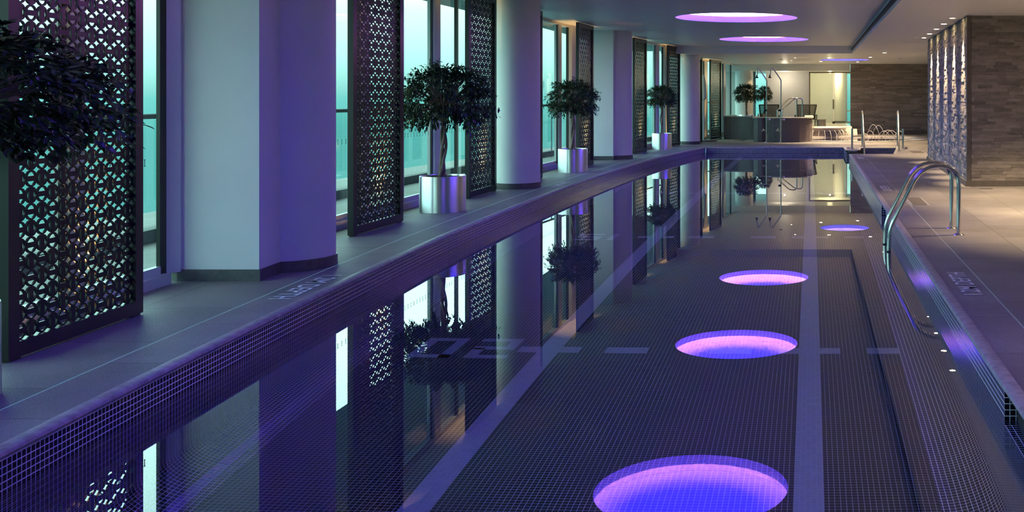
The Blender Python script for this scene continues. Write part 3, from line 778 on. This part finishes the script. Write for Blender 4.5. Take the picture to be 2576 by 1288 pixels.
mb = MB(); cladding(mb, (A[0],A[1]+.05), B, ZD+.08, ZL, rh=.052, lmin=.10, lmax=.34, dmax=.014, seed=5, out=1); mb.build('stone_cladding', M['stoneA'], blk)
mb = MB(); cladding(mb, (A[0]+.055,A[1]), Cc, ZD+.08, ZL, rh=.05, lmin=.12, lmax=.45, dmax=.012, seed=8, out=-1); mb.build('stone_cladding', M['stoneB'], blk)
mb = MB(); mb.box(A[0]-.012,A[0]+.05,A[1]-.014,A[1]+.06,ZD,ZL); mb.build('corner_strip', M['plinth'], blk)
mb = MB(); mb.obox((A[0],A[1]-.03),(6,A[1]-.03), 0, .03, ZD, ZD+.085)
struct(mb, 'baseboard_block', M['plinth'])
mb = MB(); mb.obox((A[0],A[1]-.03), B, 0, .035, ZD, ZD+.085); struct(mb, 'baseboard_block_side', M['plinth'])
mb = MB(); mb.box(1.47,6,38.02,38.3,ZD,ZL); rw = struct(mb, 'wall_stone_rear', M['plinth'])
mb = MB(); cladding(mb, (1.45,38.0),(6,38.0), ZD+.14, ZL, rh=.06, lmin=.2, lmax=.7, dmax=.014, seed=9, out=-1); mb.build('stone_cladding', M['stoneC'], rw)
mb = MB(); mb.box(1.45,6,37.97,38.02,ZD,ZD+.14); struct(mb, 'baseboard_rear', M['plinth'])

# ------------------------------------------------------------------ ceiling downlights
def downlight(x, y, z, e, lab, tgt=None, size=50, r=.045, blend=.6, col=(1,.72,.41), spot=True, soft=.03):
    t = empty('ceiling_downlight', (x,y,z), lab, 'ceiling light', 'small warm ceiling downlights')
    mb = MB(); mb.lathe([(r+.012,.001),(r+.012,-.006),(r,-.006),(r,-.001)], x, y, 24, z); mb.build('lamp_ring', M['alu'], t, smooth=True)
    mb = MB(); mb.lathe([(r,-.0035),(.0005,-.0045)], x, y, 24, z); mb.build('lamp_face', M['warm'], t)
    if spot:
        l = lamp('SPOT', 'downlight_lamp', (x,y,z-.03), e*5.6, col, spot_size=math.radians(size), spot_blend=blend, shadow_soft_size=soft)
        aim(l, tgt or (x,y,0))
for i, (x, y) in enumerate(((2.20,16.05),(2.225,17.3),(2.26,18.6),(2.295,20.0),(2.33,21.3))):
    lab = ['wall-washing downlight nearest the corner of the stone block','second wall-washing downlight from the stone block corner','middle of the five wall-washing downlights beside the stone block','fourth wall-washing downlight from the stone block corner','wall-washing downlight farthest along the stone block'][i]
    downlight(x, y, ZL, 78, lab, (x+.168, y, 1.75), size=38, blend=.95)
for x, y, lab, e in ((.56,31.9,'downlight in the low ceiling before the left side of the violet cove',70),(1.81,31.5,'downlight in the low ceiling before the right side of the violet cove',70),
                  (2.02,28.4,'downlight standing alone between air grille and rear stone wall',70),(1.61,35.6,'downlight behind the violet cove near the rear stone wall',70),
                  (.34,35.1,'downlight behind the violet cove near the terrace',70),(-.49,32.0,'downlight over the mosaic tub nearer the pool',16),(-.65,34.5,'downlight over the mosaic tub farther back',16),
                  (3.1,13.6,'downlight in front of the stone block face',90),(3.2,10.6,'downlight above the right deck level with the pool ladder',80),(3.0,4.6,'downlight above the right deck nearest the camera',12),
                  (3.4,24.6,'downlight between the stone block and the rear wall',80)):
    downlight(x, y, ZL, e, lab, size=95, r=.025 if x < -.4 else .05)
mb = MB(); mb.lathe([(.001,-.035),(.03,-.035),(.05,-.02),(.055,0)], 2.77, 32.2, 24, ZL)
tag(mb.build('smoke_detector', M['alu'], smooth=True), 'small white smoke detector on the low ceiling before the rear stone wall', 'smoke detector')
mb = MB(); mb.lathe([(.001,-.03),(.05,-.03),(.06,0)], -.96, 33.2, 24, ZL)
tag(mb.build('smoke_detector', M['alu'], smooth=True), 'small white smoke detector on the low ceiling over the mosaic tub', 'smoke detector')

# ------------------------------------------------------------------ near pool ladder
lad = empty('pool_ladder', (1.44,10.32,ZD), 'steel pool ladder with two arched rails on the right pool edge', 'pool ladder')
for y in (10.07, 10.58):
    path = arc_path([(1.44,y,ZD),(1.44,y,.835),(1.08,y,.835),(.765,y,.22),(.757,y,-.02),(.757,y,-.9)], [.30,.30,.10,.01], 9)
    mb = MB(); mb.tube(path, .0215, 16); r_ = mb.build('rail', M['steel'], lad, smooth=True)
    mb = MB(); mb.lathe([(.0215,.02),(.026,.018),(.05,.008),(.055,0)], 1.44, y, 32, ZD); mb.build('flange', M['chrome'], r_, smooth=True)
    mb = MB(); mb.tube([(.757,y,.0),(.757,y,.012)], .0232, 16); mb.build('collar', M['plast'], r_)

# ------------------------------------------------------------------ entry rails at the alcove
for x0, lab in ((1.40,'left of the two steel entry handrails by the rear pool corner'),(2.36,'right of the two steel entry handrails, nearer the stone block')):
    dx = .34 if x0 < 2 else -.03
    t = empty('entry_handrail', (x0,28.2,ZD), lab, 'handrail', 'steel entry handrails at the steps')
    lowx = x0-.08 if x0 < 2 else x0-.22
    path = arc_path([(x0,28.2,ZD),(x0,28.2,1.14),(x0-.02,27.7,1.14),(lowx,24.95,-.35)], [.22,.22], 8)
    mb = MB(); mb.tube(path, .022, 12); mb.build('rail', M['steel'], t, smooth=True)
    px = 1.08 if x0 < 2 else 2.41
    mb = MB(); mb.tube([(px,27.1,ZD),(px,27.1,.69)], .028, 12); mb.build('short_post', M['steel'], t, smooth=True)
    mb = MB(); mb.tube([(px,27.1,.49),(x0-.04,27.35,.49)], .014, 8); mb.build('cross_bar', M['steel'], t, smooth=True)
    for fx, fy in ((x0,28.2),(px,27.1)):
        mb = MB(); mb.lathe([(.024,.02),(.06,.008),(.065,0)], fx, fy, 24, ZD); mb.build('flange', M['chrome'], t, smooth=True)

# ------------------------------------------------------------------ wading pool with fountain arcs
mb = MB(); mb.lathe([(CR+.08,.0),(CR+.08,.02),(CR-.14,.02),(CR-.15,-.03)], CX, CY, 96, ZD)
rim = struct(mb, 'trim_6', M['rim'], smooth=True)
mb = MB(); mb.lathe([(CR-.15,-.03),(CR-.15,-.45)], CX, CY, 96, ZD); mb.lathe([(CR-.15,-.45),(.001,-.45)], CX, CY, 96, ZD)
struct(mb, 'floor_wading_pool', M['spaf'])
mb = MB(); mb.lathe([(CR-.15,-.025),(.001,-.025)], CX, CY, 96, ZD); struct(mb, 'water_wading', M['water'])
jets = [(2116,.20,.14,35.1),(2175,.11,.16,34.9),(2189,.19,.19,34.4),(2197,.33,.26,35.0),(2210,.31,.26,35.0),(2224,.17,.24,35.0),(2234,.19,.26,35.1),(2243,.18,.26,35.1),(2263,.17,.2,35.0)]
fl_names = ['beside the left entry rail','lowest, first right of the left entry rail','second right of the left entry rail','tallest of all','second tallest','low, past the two tall ones','third before the right entry rail','widest before the right entry rail','right of the right entry rail']
for (u, hgt, w, y), nm in zip(jets, fl_names):
    x = (u-2040)/2600*y; mb = MB(); path = []
    for k in range(19):
        t_ = -1+2*k/18; path.append((x+t_*w*.85, y-.25*t_, ZD-.02+hgt*1.35*(1-t_*t_)))
    mb.tube(path, .009, 6); tag(mb.build('water_jet', M['water_jet'], smooth=True), 'arching fountain jet in the wading pool, '+nm, 'fountain jet', 'arching jets in the wading pool')

# ------------------------------------------------------------------ curved mosaic tub
def vwall(mb, path, z0, z1, u0=0):
    d = u0
    for i in range(len(path)-1):
        a, b_ = path[i], path[i+1]; l = math.hypot(b_[0]-a[0], b_[1]-a[1])
        mb.add([(a[0],a[1],z0),(b_[0],b_[1],z0),(b_[0],b_[1],z1),(a[0],a[1],z1)], [(0,1,2,3)], [[(d,z0),(d+l,z0),(d+l,z1),(d,z1)]]); d += l
tp = [(-2.85,36.2),(-2.85,33.8),(-2.6,33.62),(-2.3,33.5),(-2.0,33.42),(-1.76,33.36),(-1.75,31.6)]
tp += [(-1.62,31.48),(-1.5,31.45),(-1.40,31.50)]
tp += [(-1.28,31.32),(-1.1,31.18),(-.85,31.1),(-.6,31.08),(-.35,31.12),(-.15,31.25),(-.03,31.45),(.03,31.75),(.05,32.2),(.05,33.6),(.02,35.3)]
tub = empty('mosaic_tub', (-1.4,33,ZD), 'raised spa tub with curved walls in dark mosaic', 'spa tub')
mb = MB(); vwall(mb, tp, ZD, .88); mb.build('tub_wall', M['tilet'], tub)
mb = MB(); n = len(tp)
cxt, cyt = -1.3, 34.0
outer = [(p[0]+.035*(1 if p[0]>cxt else -1), p[1]-.035) for p in tp]; inner = [(cxt+(p[0]-cxt)*.82, cyt+(p[1]-cyt)*.82) for p in tp]
mb.add([(p[0],p[1],.905) for p in outer]+[(p[0],p[1],.905) for p in inner]+[(p[0],p[1],.875) for p in outer]+[(p[0],p[1],.70) for p in inner],
       [(i,i+1,n+i+1,n+i) for i in range(n-1)]+[(2*n+i,2*n+i+1,i+1,i) for i in range(n-1)]+[(n+i,n+i+1,3*n+i+1,3*n+i) for i in range(n-1)])
mb.build('ledge', M['ledge'], tub)
mb = MB(); mb.add([(p[0],p[1],.80) for p in inner], [tuple(range(n))]); mb.build('spa_water', M['water'], tub)
# floor well in front of the tub
mb = MB(); mb.prism([(-2.05,31.9),(-1.72,31.6),(-1.72,32.9),(-1.95,32.95)], ZD, ZD+.012); struct(mb, 'trim_7', M['ledge'])
# tub handrails
for k, (ax, lx, lab) in enumerate(((-.46,-1.07,'left of the two bent handrails rising behind the mosaic tub'),(-.28,-.93,'right of the two bent handrails rising behind the mosaic tub'))):
    yy = 33.5+.4*k; path = arc_path([(ax,yy,.88),(ax,yy,1.49),(ax-.22,yy,1.49),(lx,yy-.3,1.12),(lx-.01,yy-.3,.88)], [.15,.12,.05], 7)
    mb = MB(); mb.tube(path, .021, 10); tag(mb.build('tub_handrail', M['steel'], smooth=True), lab, 'handrail', 'bent handrails of the mosaic tub')
# terrace behind, overflow tub with spouts
mb = MB(); mb.prism([(-3.3,36.4),(-.2,36.4),(.1,36.2),(1.45,36.6),(1.45,43),(-3.3,43)], ZD, .48); struct(mb, 'floor_terrace', M['rim'])
for k in range(3):
    mb = MB(); mb.box(1.2,1.62,35.9-.0+.22*k,36.6,ZD+.08*k,ZD+.08*(k+1)-.002); struct(mb, 'floor_terrace_step', M['rim'])
ft = empty('overflow_tub', (.55,36.1,ZD), 'low round mosaic basin spilling water jets into the wading pool', 'fountain')
mb = MB(); mb.lathe([(.92,0),(.92,.19)], .32, 36.2, 64, ZD, a0=4.43, a1=2*PI); mb.build('basin_wall', M['tilet2'], ft)
mb = MB(); mb.lathe([(.90,.19),(.90,.265),(.95,.27),(.95,.31),(.001,.31)], .32, 36.2, 64, ZD, a0=4.43, a1=2*PI); mb.build('basin_ledge', M['rim'], ft)
for k in range(9):
    a = 4.47+k*1.55/8; c_, s_ = math.cos(a), math.sin(a); path = []
    for j in range(8):
        t_ = j/7; r_ = .92+.22*t_; path.append((.32+r_*c_, 36.2+r_*s_, ZD+.22-.24*t_*t_))
    mb = MB(); mb.tube(path, .006, 5); mb.build('water_spout', M['water_jet'], ft, smooth=True)
mb = MB(); mb.lathe([(.17,0),(.17,.22)], .37, 37.5, 32, .48); dr = mb.build('mosaic_pedestal', M['tilet2']); 
tag(dr, 'small round mosaic pedestal on the terrace behind the right lounger', 'pedestal')
mb = MB(); mb.lathe([(.17,.22),(.195,.22),(.195,.245),(.001,.245)], .37, 37.5, 32, .48); mb.build('pedestal_top', M['ledge'], dr)

# ------------------------------------------------------------------ showers
def shower(x, y, hx, lab):
    t = empty('pool_shower', (x,y,ZD), lab, 'shower', 'bent-arm poolside showers')
    path = arc_path([(x,y,ZD),(x+.01,y,2.03),(x-.24,y,2.40),(hx,y,2.34),(hx-.015,y,2.18)], [.04,.12,.07], 6)
    mb = MB(); mb.tube(path, .019, 10); mb.build('pipe', M['steel'], t, smooth=True)
    mb = MB(); mb.lathe([(.018,.10),(.022,.05),(.055,.0),(.001,-.004)], hx-.02, y, 16, 2.09); mb.build('shower_head', M['plast'], t, smooth=True)
    mb = MB(); mb.tube([(x-.07,y-.03,1.125),(x+.02,y-.03,1.125)], .03, 10); mb.build('valve_knob', M['plast'], t, smooth=True)
    mb = MB(); mb.tube([(x-.11,y-.02,.54),(x+.0,y-.02,.50)], .018, 8); mb.tube([(x-.13,y-.02,.50),(x-.08,y-.02,.58)], .024, 8); mb.build('foot_tap', M['chrome'], t, smooth=True)
    mb = MB(); mb.tube([(x,y,.845),(x+.11,y,.845)], .012, 8); mb.tube([(x+.09,y-.02,.845),(x+.13,y-.02,.845)], .035, 12); mb.build('wall_bracket', M['chrome'], t, smooth=True)
    mb = MB(); mb.lathe([(.02,.012),(.05,.006),(.052,0)], x, y, 20, ZD); mb.build('flange', M['chrome'], t, smooth=True)
shower(-1.335, 30.95, -1.60, 'left poolside shower with a bent arm before the mosaic tub')
shower(-.905, 30.9, -1.21, 'right poolside shower with a bent arm before the mosaic tub')

# ------------------------------------------------------------------ loungers on the terrace
def make_lounger():
    root = empty('sun_lounger', (0,0,0), 'x', 'sun lounger', 'black mesh loungers behind the mosaic tub')
    # local: seat runs +y away from viewer, back leans toward -y
    w = .33
    fb = MB()
    P0, P1 = Vector((0,.30,.30)), Vector((0,-.12,.98))
    def rail(sx, top): return [(sx*w*.88,P0.y,P0.z),(sx*w*(1.05),P1.y,P1.z)]
    for sx in (-1,1): fb.tube(rail(sx,1), .026, 8)
    fb.tube([(-w*1.05,P1.y,P1.z),(w*1.05,P1.y,P1.z)], .024, 8); fb.build('back_frame', M['plast'], root, smooth=True, local=True)
    mb = MB(); mb.add([(-w*.87,P0.y,P0.z),(w*.87,P0.y,P0.z),(w*1.03,P1.y,P1.z),(-w*1.03,P1.y,P1.z)], [(0,1,2,3)]); mb.build('backrest', M['mesh'], root, local=True)
    mb = MB(); mb.add([(-w*.88,.30,.31),(w*.88,.30,.31),(w*.88,1.5,.34),(-w*.88,1.5,.34)], [(0,1,2,3)]); mb.build('seat', M['mesh'], root, local=True)
    mb = MB()
    for sx in (-1,1): mb.tube([(sx*w,.0,.31),(sx*w,1.55,.34)], .022, 8)
    mb.tube([(-w,1.55,.34),(w,1.55,.34)], .022, 8); mb.build('seat_frame', M['plast'], root, smooth=True, local=True)
    for sx in (-1,1):
        for yy in (.15,1.35):
            mb = MB(); mb.tube([(sx*w,yy,.32),(sx*w,yy+.03,.02)], .02, 8); mb.build('leg', M['plast'], root, smooth=True, local=True)
        mb = MB(); mb.tube(arc_path([(sx*(w+.03),.02,.31),(sx*(w+.05),.02,.52),(sx*(w+.05),.5,.50),(sx*(w+.03),.5,.31)], .08, 5), .018, 8); mb.build('armrest', M['plast'], root, smooth=True, local=True)
    return root
lo = make_lounger()
lo.location = (-.16,37.15,.48); lo.rotation_euler.z = math.radians(6); lo['label'] = 'black mesh lounger right of the tub handrails on the terrace'; lo.scale = (1,1,.78)
l2 = copy_tree(lo); l2.location = (-1.51,37.15,.48); l2.rotation_euler.z = math.radians(4); l2['label'] = 'black mesh lounger behind the left shower before the bright window'

# ------------------------------------------------------------------ far end walls, glass door, end window
YW = 40.0
mb = MB(); mb.box(-1.74,-.06,YW,YW+.15,.48,2.5); struct(mb, 'wall_end', M['white'])
mb = MB(); mb.box(-3.4,-2.28,YW,YW+.15,.48,2.5); struct(mb, 'wall_end_left', M['white'])
win = bpy.data.objects.new('window_7', None); COL.objects.link(win); win['kind'] = 'structure'; win.location = (-2,YW,.48)
mb = MB(); mb.add([(-2.28,YW+.05,.5),(-1.74,YW+.05,.5),(-1.74,YW+.05,2.5),(-2.28,YW+.05,2.5)], [(0,1,2,3)]); mb.build('pane', M['glass'], win)
door = bpy.data.objects.new('door_1', None); COL.objects.link(door); door['kind'] = 'structure'; door.location = (.5,YW,.48)
mb = MB(); mb.add([(-.04,YW,.50),(.86,YW,.50),(.86,YW,2.46),(-.04,YW,2.46)], [(0,1,2,3)]); mb.build('door_pane', M['dglass'], door)
mb = MB(); mb.add([(.9,YW,.50),(1.6,YW,.50),(1.6,YW,2.46),(.9,YW,2.46)], [(0,1,2,3)]); mb.build('side_pane', M['dglass'], door)
mb = MB(); mb.box(-.07,-.03,YW-.03,YW+.05,.48,2.5); mb.box(-.07,1.7,YW-.03,YW+.05,2.46,2.5); mb.build('door_frame', pmat('bronze_frame', (.22,.16,.08), .35, metal=.6), door)
mb = MB(); mb.box(.84,.90,YW-.012,YW+.012,1.06,1.44); mb.build('door_handle', pmat('brass_handle', (.35,.36,.2), .3, metal=.8), door)
mb = MB(); mb.box(.83,.93,YW-.015,YW+.015,.50,.585); mb.build('patch_fitting', M['plast'], door)
# room behind the glass
mb = MB(); mb.box(-1.7,1.0,42.6,42.75,.48,2.5); struct(mb, 'wall_behind_door', M['white'])
mb = MB(); mb.cyl(1.17, 41.6, .22, .48, 2.5, 48); struct(mb, 'column', M['white'], smooth=True)
mb = MB(); mb.cyl(1.17, 41.6, .23, .48, .57, 48); struct(mb, 'baseboard_column', M['skirt'], smooth=True)
mb = MB(); mb.box(1.40,1.46,YW+1.6,YW+1.7,.48,2.5); mb.box(1.46,1.95,YW+1.6,YW+1.7,.95,1.0); mb.box(1.46,1.95,YW+1.6,YW+1.7,.48,.55); struct(mb, 'trim_8', M['alu'])
lamp('POINT', 'warm_room_lamp', (.75,41.0,2.35), 45, (1,.75,.4), shadow_soft_size=.02)
lamp('POINT', 'warm_room_lamp', (-1.0,39.3,2.2), 9, (1,.85,.6), shadow_soft_size=.015)
lamp('SPOT', 'column_wash_lamp', (-1.93,38.05,2.68), 34, (1,.68,.3), spot_size=math.radians(80), spot_blend=.8, shadow_soft_size=.03)

# ------------------------------------------------------------------ closed parasol and its base
par = empty('closed_parasol', (-3.22,31.75,ZD), 'closed pale parasol on a dark base plate by the windows', 'parasol')
mb = MB(); mb.tube([(-3.31,31.75,ZD+.04),(-3.31,31.75,2.2)], .019, 10); mb.build('pole', M['alu'], par, smooth=True)
mb = MB(); mb.lathe([(.02,0),(.085,.06),(.07,.5),(.02,.78),(.005,.80)], -3.29, 31.75, 12, 1.42); mb.build('canopy', M['canvas'], par, smooth=True)
mb = MB(); mb.lathe([(.001,.045),(.28,.045),(.30,.03),(.30,0)], -3.17, 31.62, 32, ZD); mb.build('base_plate', M['plinth'], par, smooth=True)

# ------------------------------------------------------------------ depth markings painted on the deck
def text_mesh(name, txt, w, h, loc, rz, lab):
    cu = bpy.data.curves.new(name+'_curve', 'FONT'); cu.body = txt; cu.size = 1; cu.extrude = .0; cu.space_character = 1.05; cu.offset = .012
    tmp = bpy.data.objects.new('tmp_text', cu); COL.objects.link(tmp)
    dg = bpy.context.evaluated_depsgraph_get(); dg.update()
    me = bpy.data.meshes.new_from_object(tmp.evaluated_get(dg)); bpy.data.objects.remove(tmp)
    xs = [v.co.x for v in me.vertices]; ys_ = [v.co.y for v in me.vertices]
    x0, x1, y0, y1 = min(xs), max(xs), min(ys_), max(ys_)
    for v in me.vertices: v.co = ((v.co.x-(x0+x1)/2)/(x1-x0)*w, (v.co.y-(y0+y1)/2)/(y1-y0)*h, 0)
    me.materials.clear(); me.materials.append(M['mark']); me.name = name
    o = bpy.data.objects.new(name, me); COL.objects.link(o); o.location = loc; o.rotation_euler = (0,0,rz)
    return tag(o, lab, 'floor marking', 'painted depth markings on the deck')
rl = lambda y: math.atan2(E(y+.3)-E(y-.3), .6)
text_mesh('depth_marking', '1.2M DEPTH', .90, .135, (1.10,7.44,ZD+.003), PI/2, 'white 1.2M DEPTH lettering on the right deck nearest the camera')
text_mesh('depth_marking', '1.2M DEPTH', .90, .135, (1.10,15.2,ZD+.003), PI/2, 'white depth lettering on the right deck past the floor hatch')
text_mesh('depth_marking', '1.2M DEPTH', .90, .135, (1.10,22.9,ZD+.003), PI/2, 'white depth lettering on the right deck near the entry steps')
text_mesh('depth_marking', '1.2M DEPTH', .92, .145, (E(7.3)-.145,7.3,ZD+.003), -PI/2-rl(7.3), 'white 1.2M DEPTH lettering by the near white pier')
text_mesh('depth_marking', '1.2M DEPTH', .90, .135, (E(15.9)-.15,15.9,ZD+.003), -PI/2-rl(15.9), 'white depth lettering on the left deck by the large round column')
text_mesh('depth_marking', '1.2M DEPTH', .90, .135, (E(23.9)-.15,23.9,ZD+.003), -PI/2-rl(23.9), 'white depth lettering on the left deck past the second pier')
text_mesh('depth_marking', '1.2M DEPTH', .85, .20, (-1.02,28.35,ZD+.003), 0, 'white depth lettering on the deck at the far end of the pool')

# floor hatches and drains
def hatch(x0,x1,y0,y1,lab,name='floor_hatch',cat='floor hatch'):
    t = empty(name, ((x0+x1)/2,(y0+y1)/2,ZD), lab, cat)
    mb = MB(); e = .012
    mb.box(x0,x1,y0,y0+e,ZD,ZD+.003); mb.box(x0,x1,y1-e,y1,ZD,ZD+.003); mb.box(x0,x0+e,y0+e,y1-e,ZD,ZD+.003); mb.box(x1-e,x1,y0+e,y1-e,ZD,ZD+.003)
    mb.build('hatch_frame', M['joint'], t)
    mb = MB(); mb.box(x0+e,x1-e,y0+e,y1-e,ZD,ZD+.0015); mb.build('lid', M['plinth'], t)
hatch(1.255,1.47,12.82,13.85,'rectangular floor hatch behind the arched ladder rails')
hatch(2.42,2.78,24.9,25.9,'square floor hatch on the deck beside the entry steps')
mb = MB(); mb.box(2.46,2.66,15.12,15.2,ZD,ZD+.003)
tag(mb.build('slot_drain', M['plast']), 'small dark slot drain at the corner of the stone block', 'drain')

# ------------------------------------------------------------------ world, camera, render settings
wd = bpy.data.worlds.new('dusk_sky'); sc.world = wd; wd.use_nodes = True; nt = wd.node_tree; nt.nodes.clear()
o_ = nt.nodes.new('ShaderNodeOutputWorld'); bg = nt.nodes.new('ShaderNodeBackground'); tc = nt.nodes.new('ShaderNodeTexCoord')
sp = nt.nodes.new('ShaderNodeSeparateXYZ'); nt.links.new(tc.outputs['Generated'], sp.inputs[0])
mr = nt.nodes.new('ShaderNodeMapRange'); mr.inputs[1].default_value = -.3; mr.inputs[2].default_value = .7; nt.links.new(sp.outputs[2], mr.inputs[0])
cr = nt.nodes.new('ShaderNodeValToRGB'); nt.links.new(mr.outputs[0], cr.inputs[0])
stops = [(0,(.045,.20,.19)),(.27,(.06,.27,.255)),(.299,(.085,.34,.31)),(.305,(.125,.37,.34)),(.33,(.24,.54,.48)),(.38,(.42,.74,.64)),(.43,(.9,1.75,1.55)),(.52,(1.5,2.9,2.55)),(.68,(1.3,2.2,2.05)),(1.0,(.5,.8,.85))]
el = cr.color_ramp.elements
while len(el) > 1: el.remove(el[-1])
el[0].position = stops[0][0]; el[0].color = (*stops[0][1],1)
for p, c in stops[1:]:
    e = el.new(p); e.color = (*c,1)
nt.links.new(cr.outputs[0], bg.inputs[0]); bg.inputs[1].default_value = 1.25; nt.links.new(bg.outputs[0], o_.inputs[0])

cam = bpy.data.cameras.new('camera'); co = bpy.data.objects.new('camera', cam); COL.objects.link(co); sc.camera = co
co.location = (0,0,1.5); co.rotation_euler = (PI/2,0,0)
cam.sensor_width = 36; cam.sensor_fit = 'HORIZONTAL'; cam.lens = 36*2600/2576
cam.shift_x = -(2040-1288)/2576; cam.shift_y = -(644-246)/2576; cam.clip_end = 500; cam.clip_start = .05
sc.view_settings.view_transform = 'Standard'; sc.view_settings.look = 'None'; sc.view_settings.gamma = 1; sc.view_settings.use_curve_mapping = False
sc.view_settings.exposure = 0.88
cy = sc.cycles
cy.use_denoising = True; cy.max_bounces = 10; cy.diffuse_bounces = 4; cy.glossy_bounces = 5; cy.transmission_bounces = 8; cy.transparent_max_bounces = 12
cy.caustics_reflective = False; cy.sample_clamp_indirect = 6; cy.blur_glossy = .3; cy.use_light_tree = True
